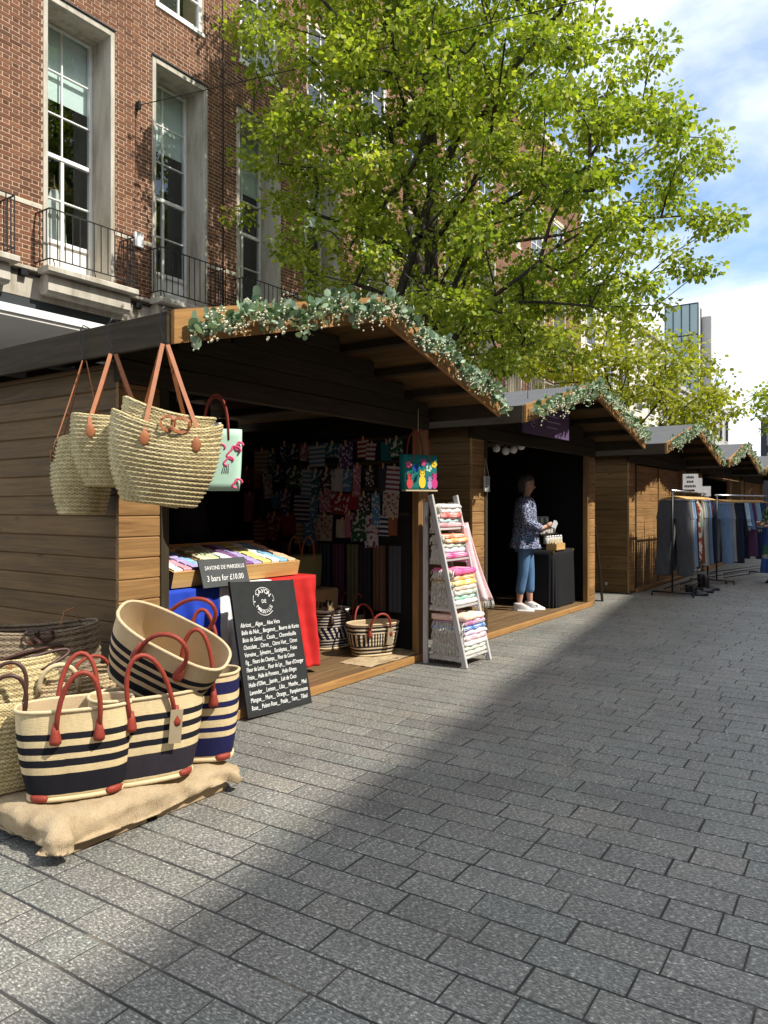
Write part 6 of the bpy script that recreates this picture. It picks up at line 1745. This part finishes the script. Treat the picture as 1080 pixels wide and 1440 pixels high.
specs2 = [('washed mid blue jeans hung at the near end of the denim rail', dn('washed', (.16, .25, .38)), 'trousers', 1.12, .44, 'jeans'), ('light grey jeans beside the washed blue pair', dn('lightgrey', (.26, .27, .28)), 'trousers', 1.10, .42, 'jeans'), ('blackish green trousers hung first on the denim rail', dn('bottle', (.022, .026, .026)), 'trousers', 1.1, .42, 'trousers'), ('long dark navy jeans on the denim rail', dn('navy', (.02, .028, .06)), 'trousers', 1.14, .44, 'jeans'), ('black denim skirt on the denim rail', dn('black', (.015, .015, .018)), 'skirt', .62, .44, 'skirt'),
          ('pale bleached denim shorts with frayed hem', dn('bleached', (.42, .55, .68)), 'shorts', .46, .42, 'shorts'), ('mid blue denim skirt next to bleached shorts', dn('mid', (.13, .22, .36)), 'skirt', .5, .42, 'skirt'), ('plum trousers between denim skirts', plain('plum_cloth', (.09, .04, .09), .85, .15, 8, .15), 'trousers', 1.05, .4, 'trousers'),
          ('faded blue denim shorts with frayed hem near the woman', dn('faded', (.26, .40, .52)), 'shorts', .50, .46, 'shorts'), ('indigo jeans at the far end of the denim rail', dn('indigo', (.03, .05, .12)), 'trousers', 1.12, .42, 'jeans'), ('dark indigo denim skirt at the far end', dn('indigo', (.03, .05, .12)), 'skirt', .7, .44, 'skirt')]
for k, (lb, m_, kd, L, w, nm) in enumerate(specs2): garment(rb_, .10+.175*k, lb, m_, kd, L, w, gm, nm, zr2, 'garments on the denim rail')
# paper signs on the first rail
M['paper'] = plain('white_paper', (.78, .77, .73), .8, .2, 6, .04)
for k, (tx, ln, w, h) in enumerate((('white paper sign with three bold lines clipped on the first rail', (.5, .45, .75), .24, .26), ('narrow white paper sign clipped beside the lettered sign', (), .12, .26), ('small cream card clipped on the far part of the first rail', (), .16, .18))):
    c = V(13.15+.6*k, Y1-.02, 1.68+h/2-.05*k)
    r = root('paper_sign', tx, 'sign', c, (0, 0, R(-70)))
    MB().box((-w/2, -.003, -h/2), (w/2, .003, h/2)).build('sheet', M['paper'], r)
    MB().tube([(0, 0, -h/2), (0, 0, -h/2-.06)], .006, 5).build('clip', M['steel'], r)
    for j, s in enumerate(ln):
        for q in range(int(s*10)): MB().box((-w*s/2+w*s*q/int(s*10), -.0042, h*.22-.075*j), (-w*s/2+w*s*(q+.7)/int(s*10), -.0031, h*.22+.032-.075*j+.006*(q % 2))).build('lettering_stroke', M['marker'], r)
# boots beneath
def boot(label, x, y, rz, tall):
    r = root('boot', label, 'boot', (x, y, .0), (0, 0, rz), 'shoes under the first clothes rail')
    b = MB()
    foot = [(.0, .014), (.047, .014), (.050, .035), (.044, .060), (.028, .078), (.0, .084)]
    b.lathe(foot, 18, Matrix.Translation((.045, 0, 0)), True, 2.6, 1.0)
    b.tube([(-.035, 0, .03), (-.038, 0, .08), (-.042, 0, .02+tall*.7), (-.045, 0, tall)], [.050, .050, .052, .056], 14)
    b.build('upper', M['shoe_black'], r)
    MB().lathe([(.0, 0), (.052, 0), (.052, .014), (0, .014)], 16, Matrix.Translation((.045, 0, 0)), True, 2.7, 1.0).build('sole', M['shoe_grey'], r)
    return r
for k in range(6):
    boot(['black ankle boot under the first rail', 'black ankle boot under the first rail', 'low black shoe under the first rail', 'low black shoe under the first rail', 'tall black boot under the first rail', 'tall black boot under the first rail'][k], 12.3+.22*k+(.0 if k % 2 else .0), Y1-.30+.13*(k % 2), R(-80+8*(k % 3)), [.16, .16, .09, .09, .26, .26][k])
# ------------------------------------------------------------------ turn text and modifiers into plain meshes
bpy.context.view_layer.update()
dg = bpy.context.evaluated_depsgraph_get()
done = []
for o, width in bake_queue:
    me = bpy.data.meshes.new_from_object(o.evaluated_get(dg), depsgraph=dg)
    done.append((o, me, width))
for o, me, width in done:
    if o.type == 'FONT':
        if width:
            xs = [v.co.x for v in me.vertices]
            if xs and max(xs)-min(xs) > 1e-6:
                k = width/(max(xs)-min(xs)); me.transform(Matrix.Diagonal((k, 1, 1, 1)))
        n = link(o.name, me, o.parent); n.matrix_basis = o.matrix_basis.copy()
        nm = o.name; bpy.data.objects.remove(o); n.name = nm
    else:
        o.modifiers.clear(); o.data = me
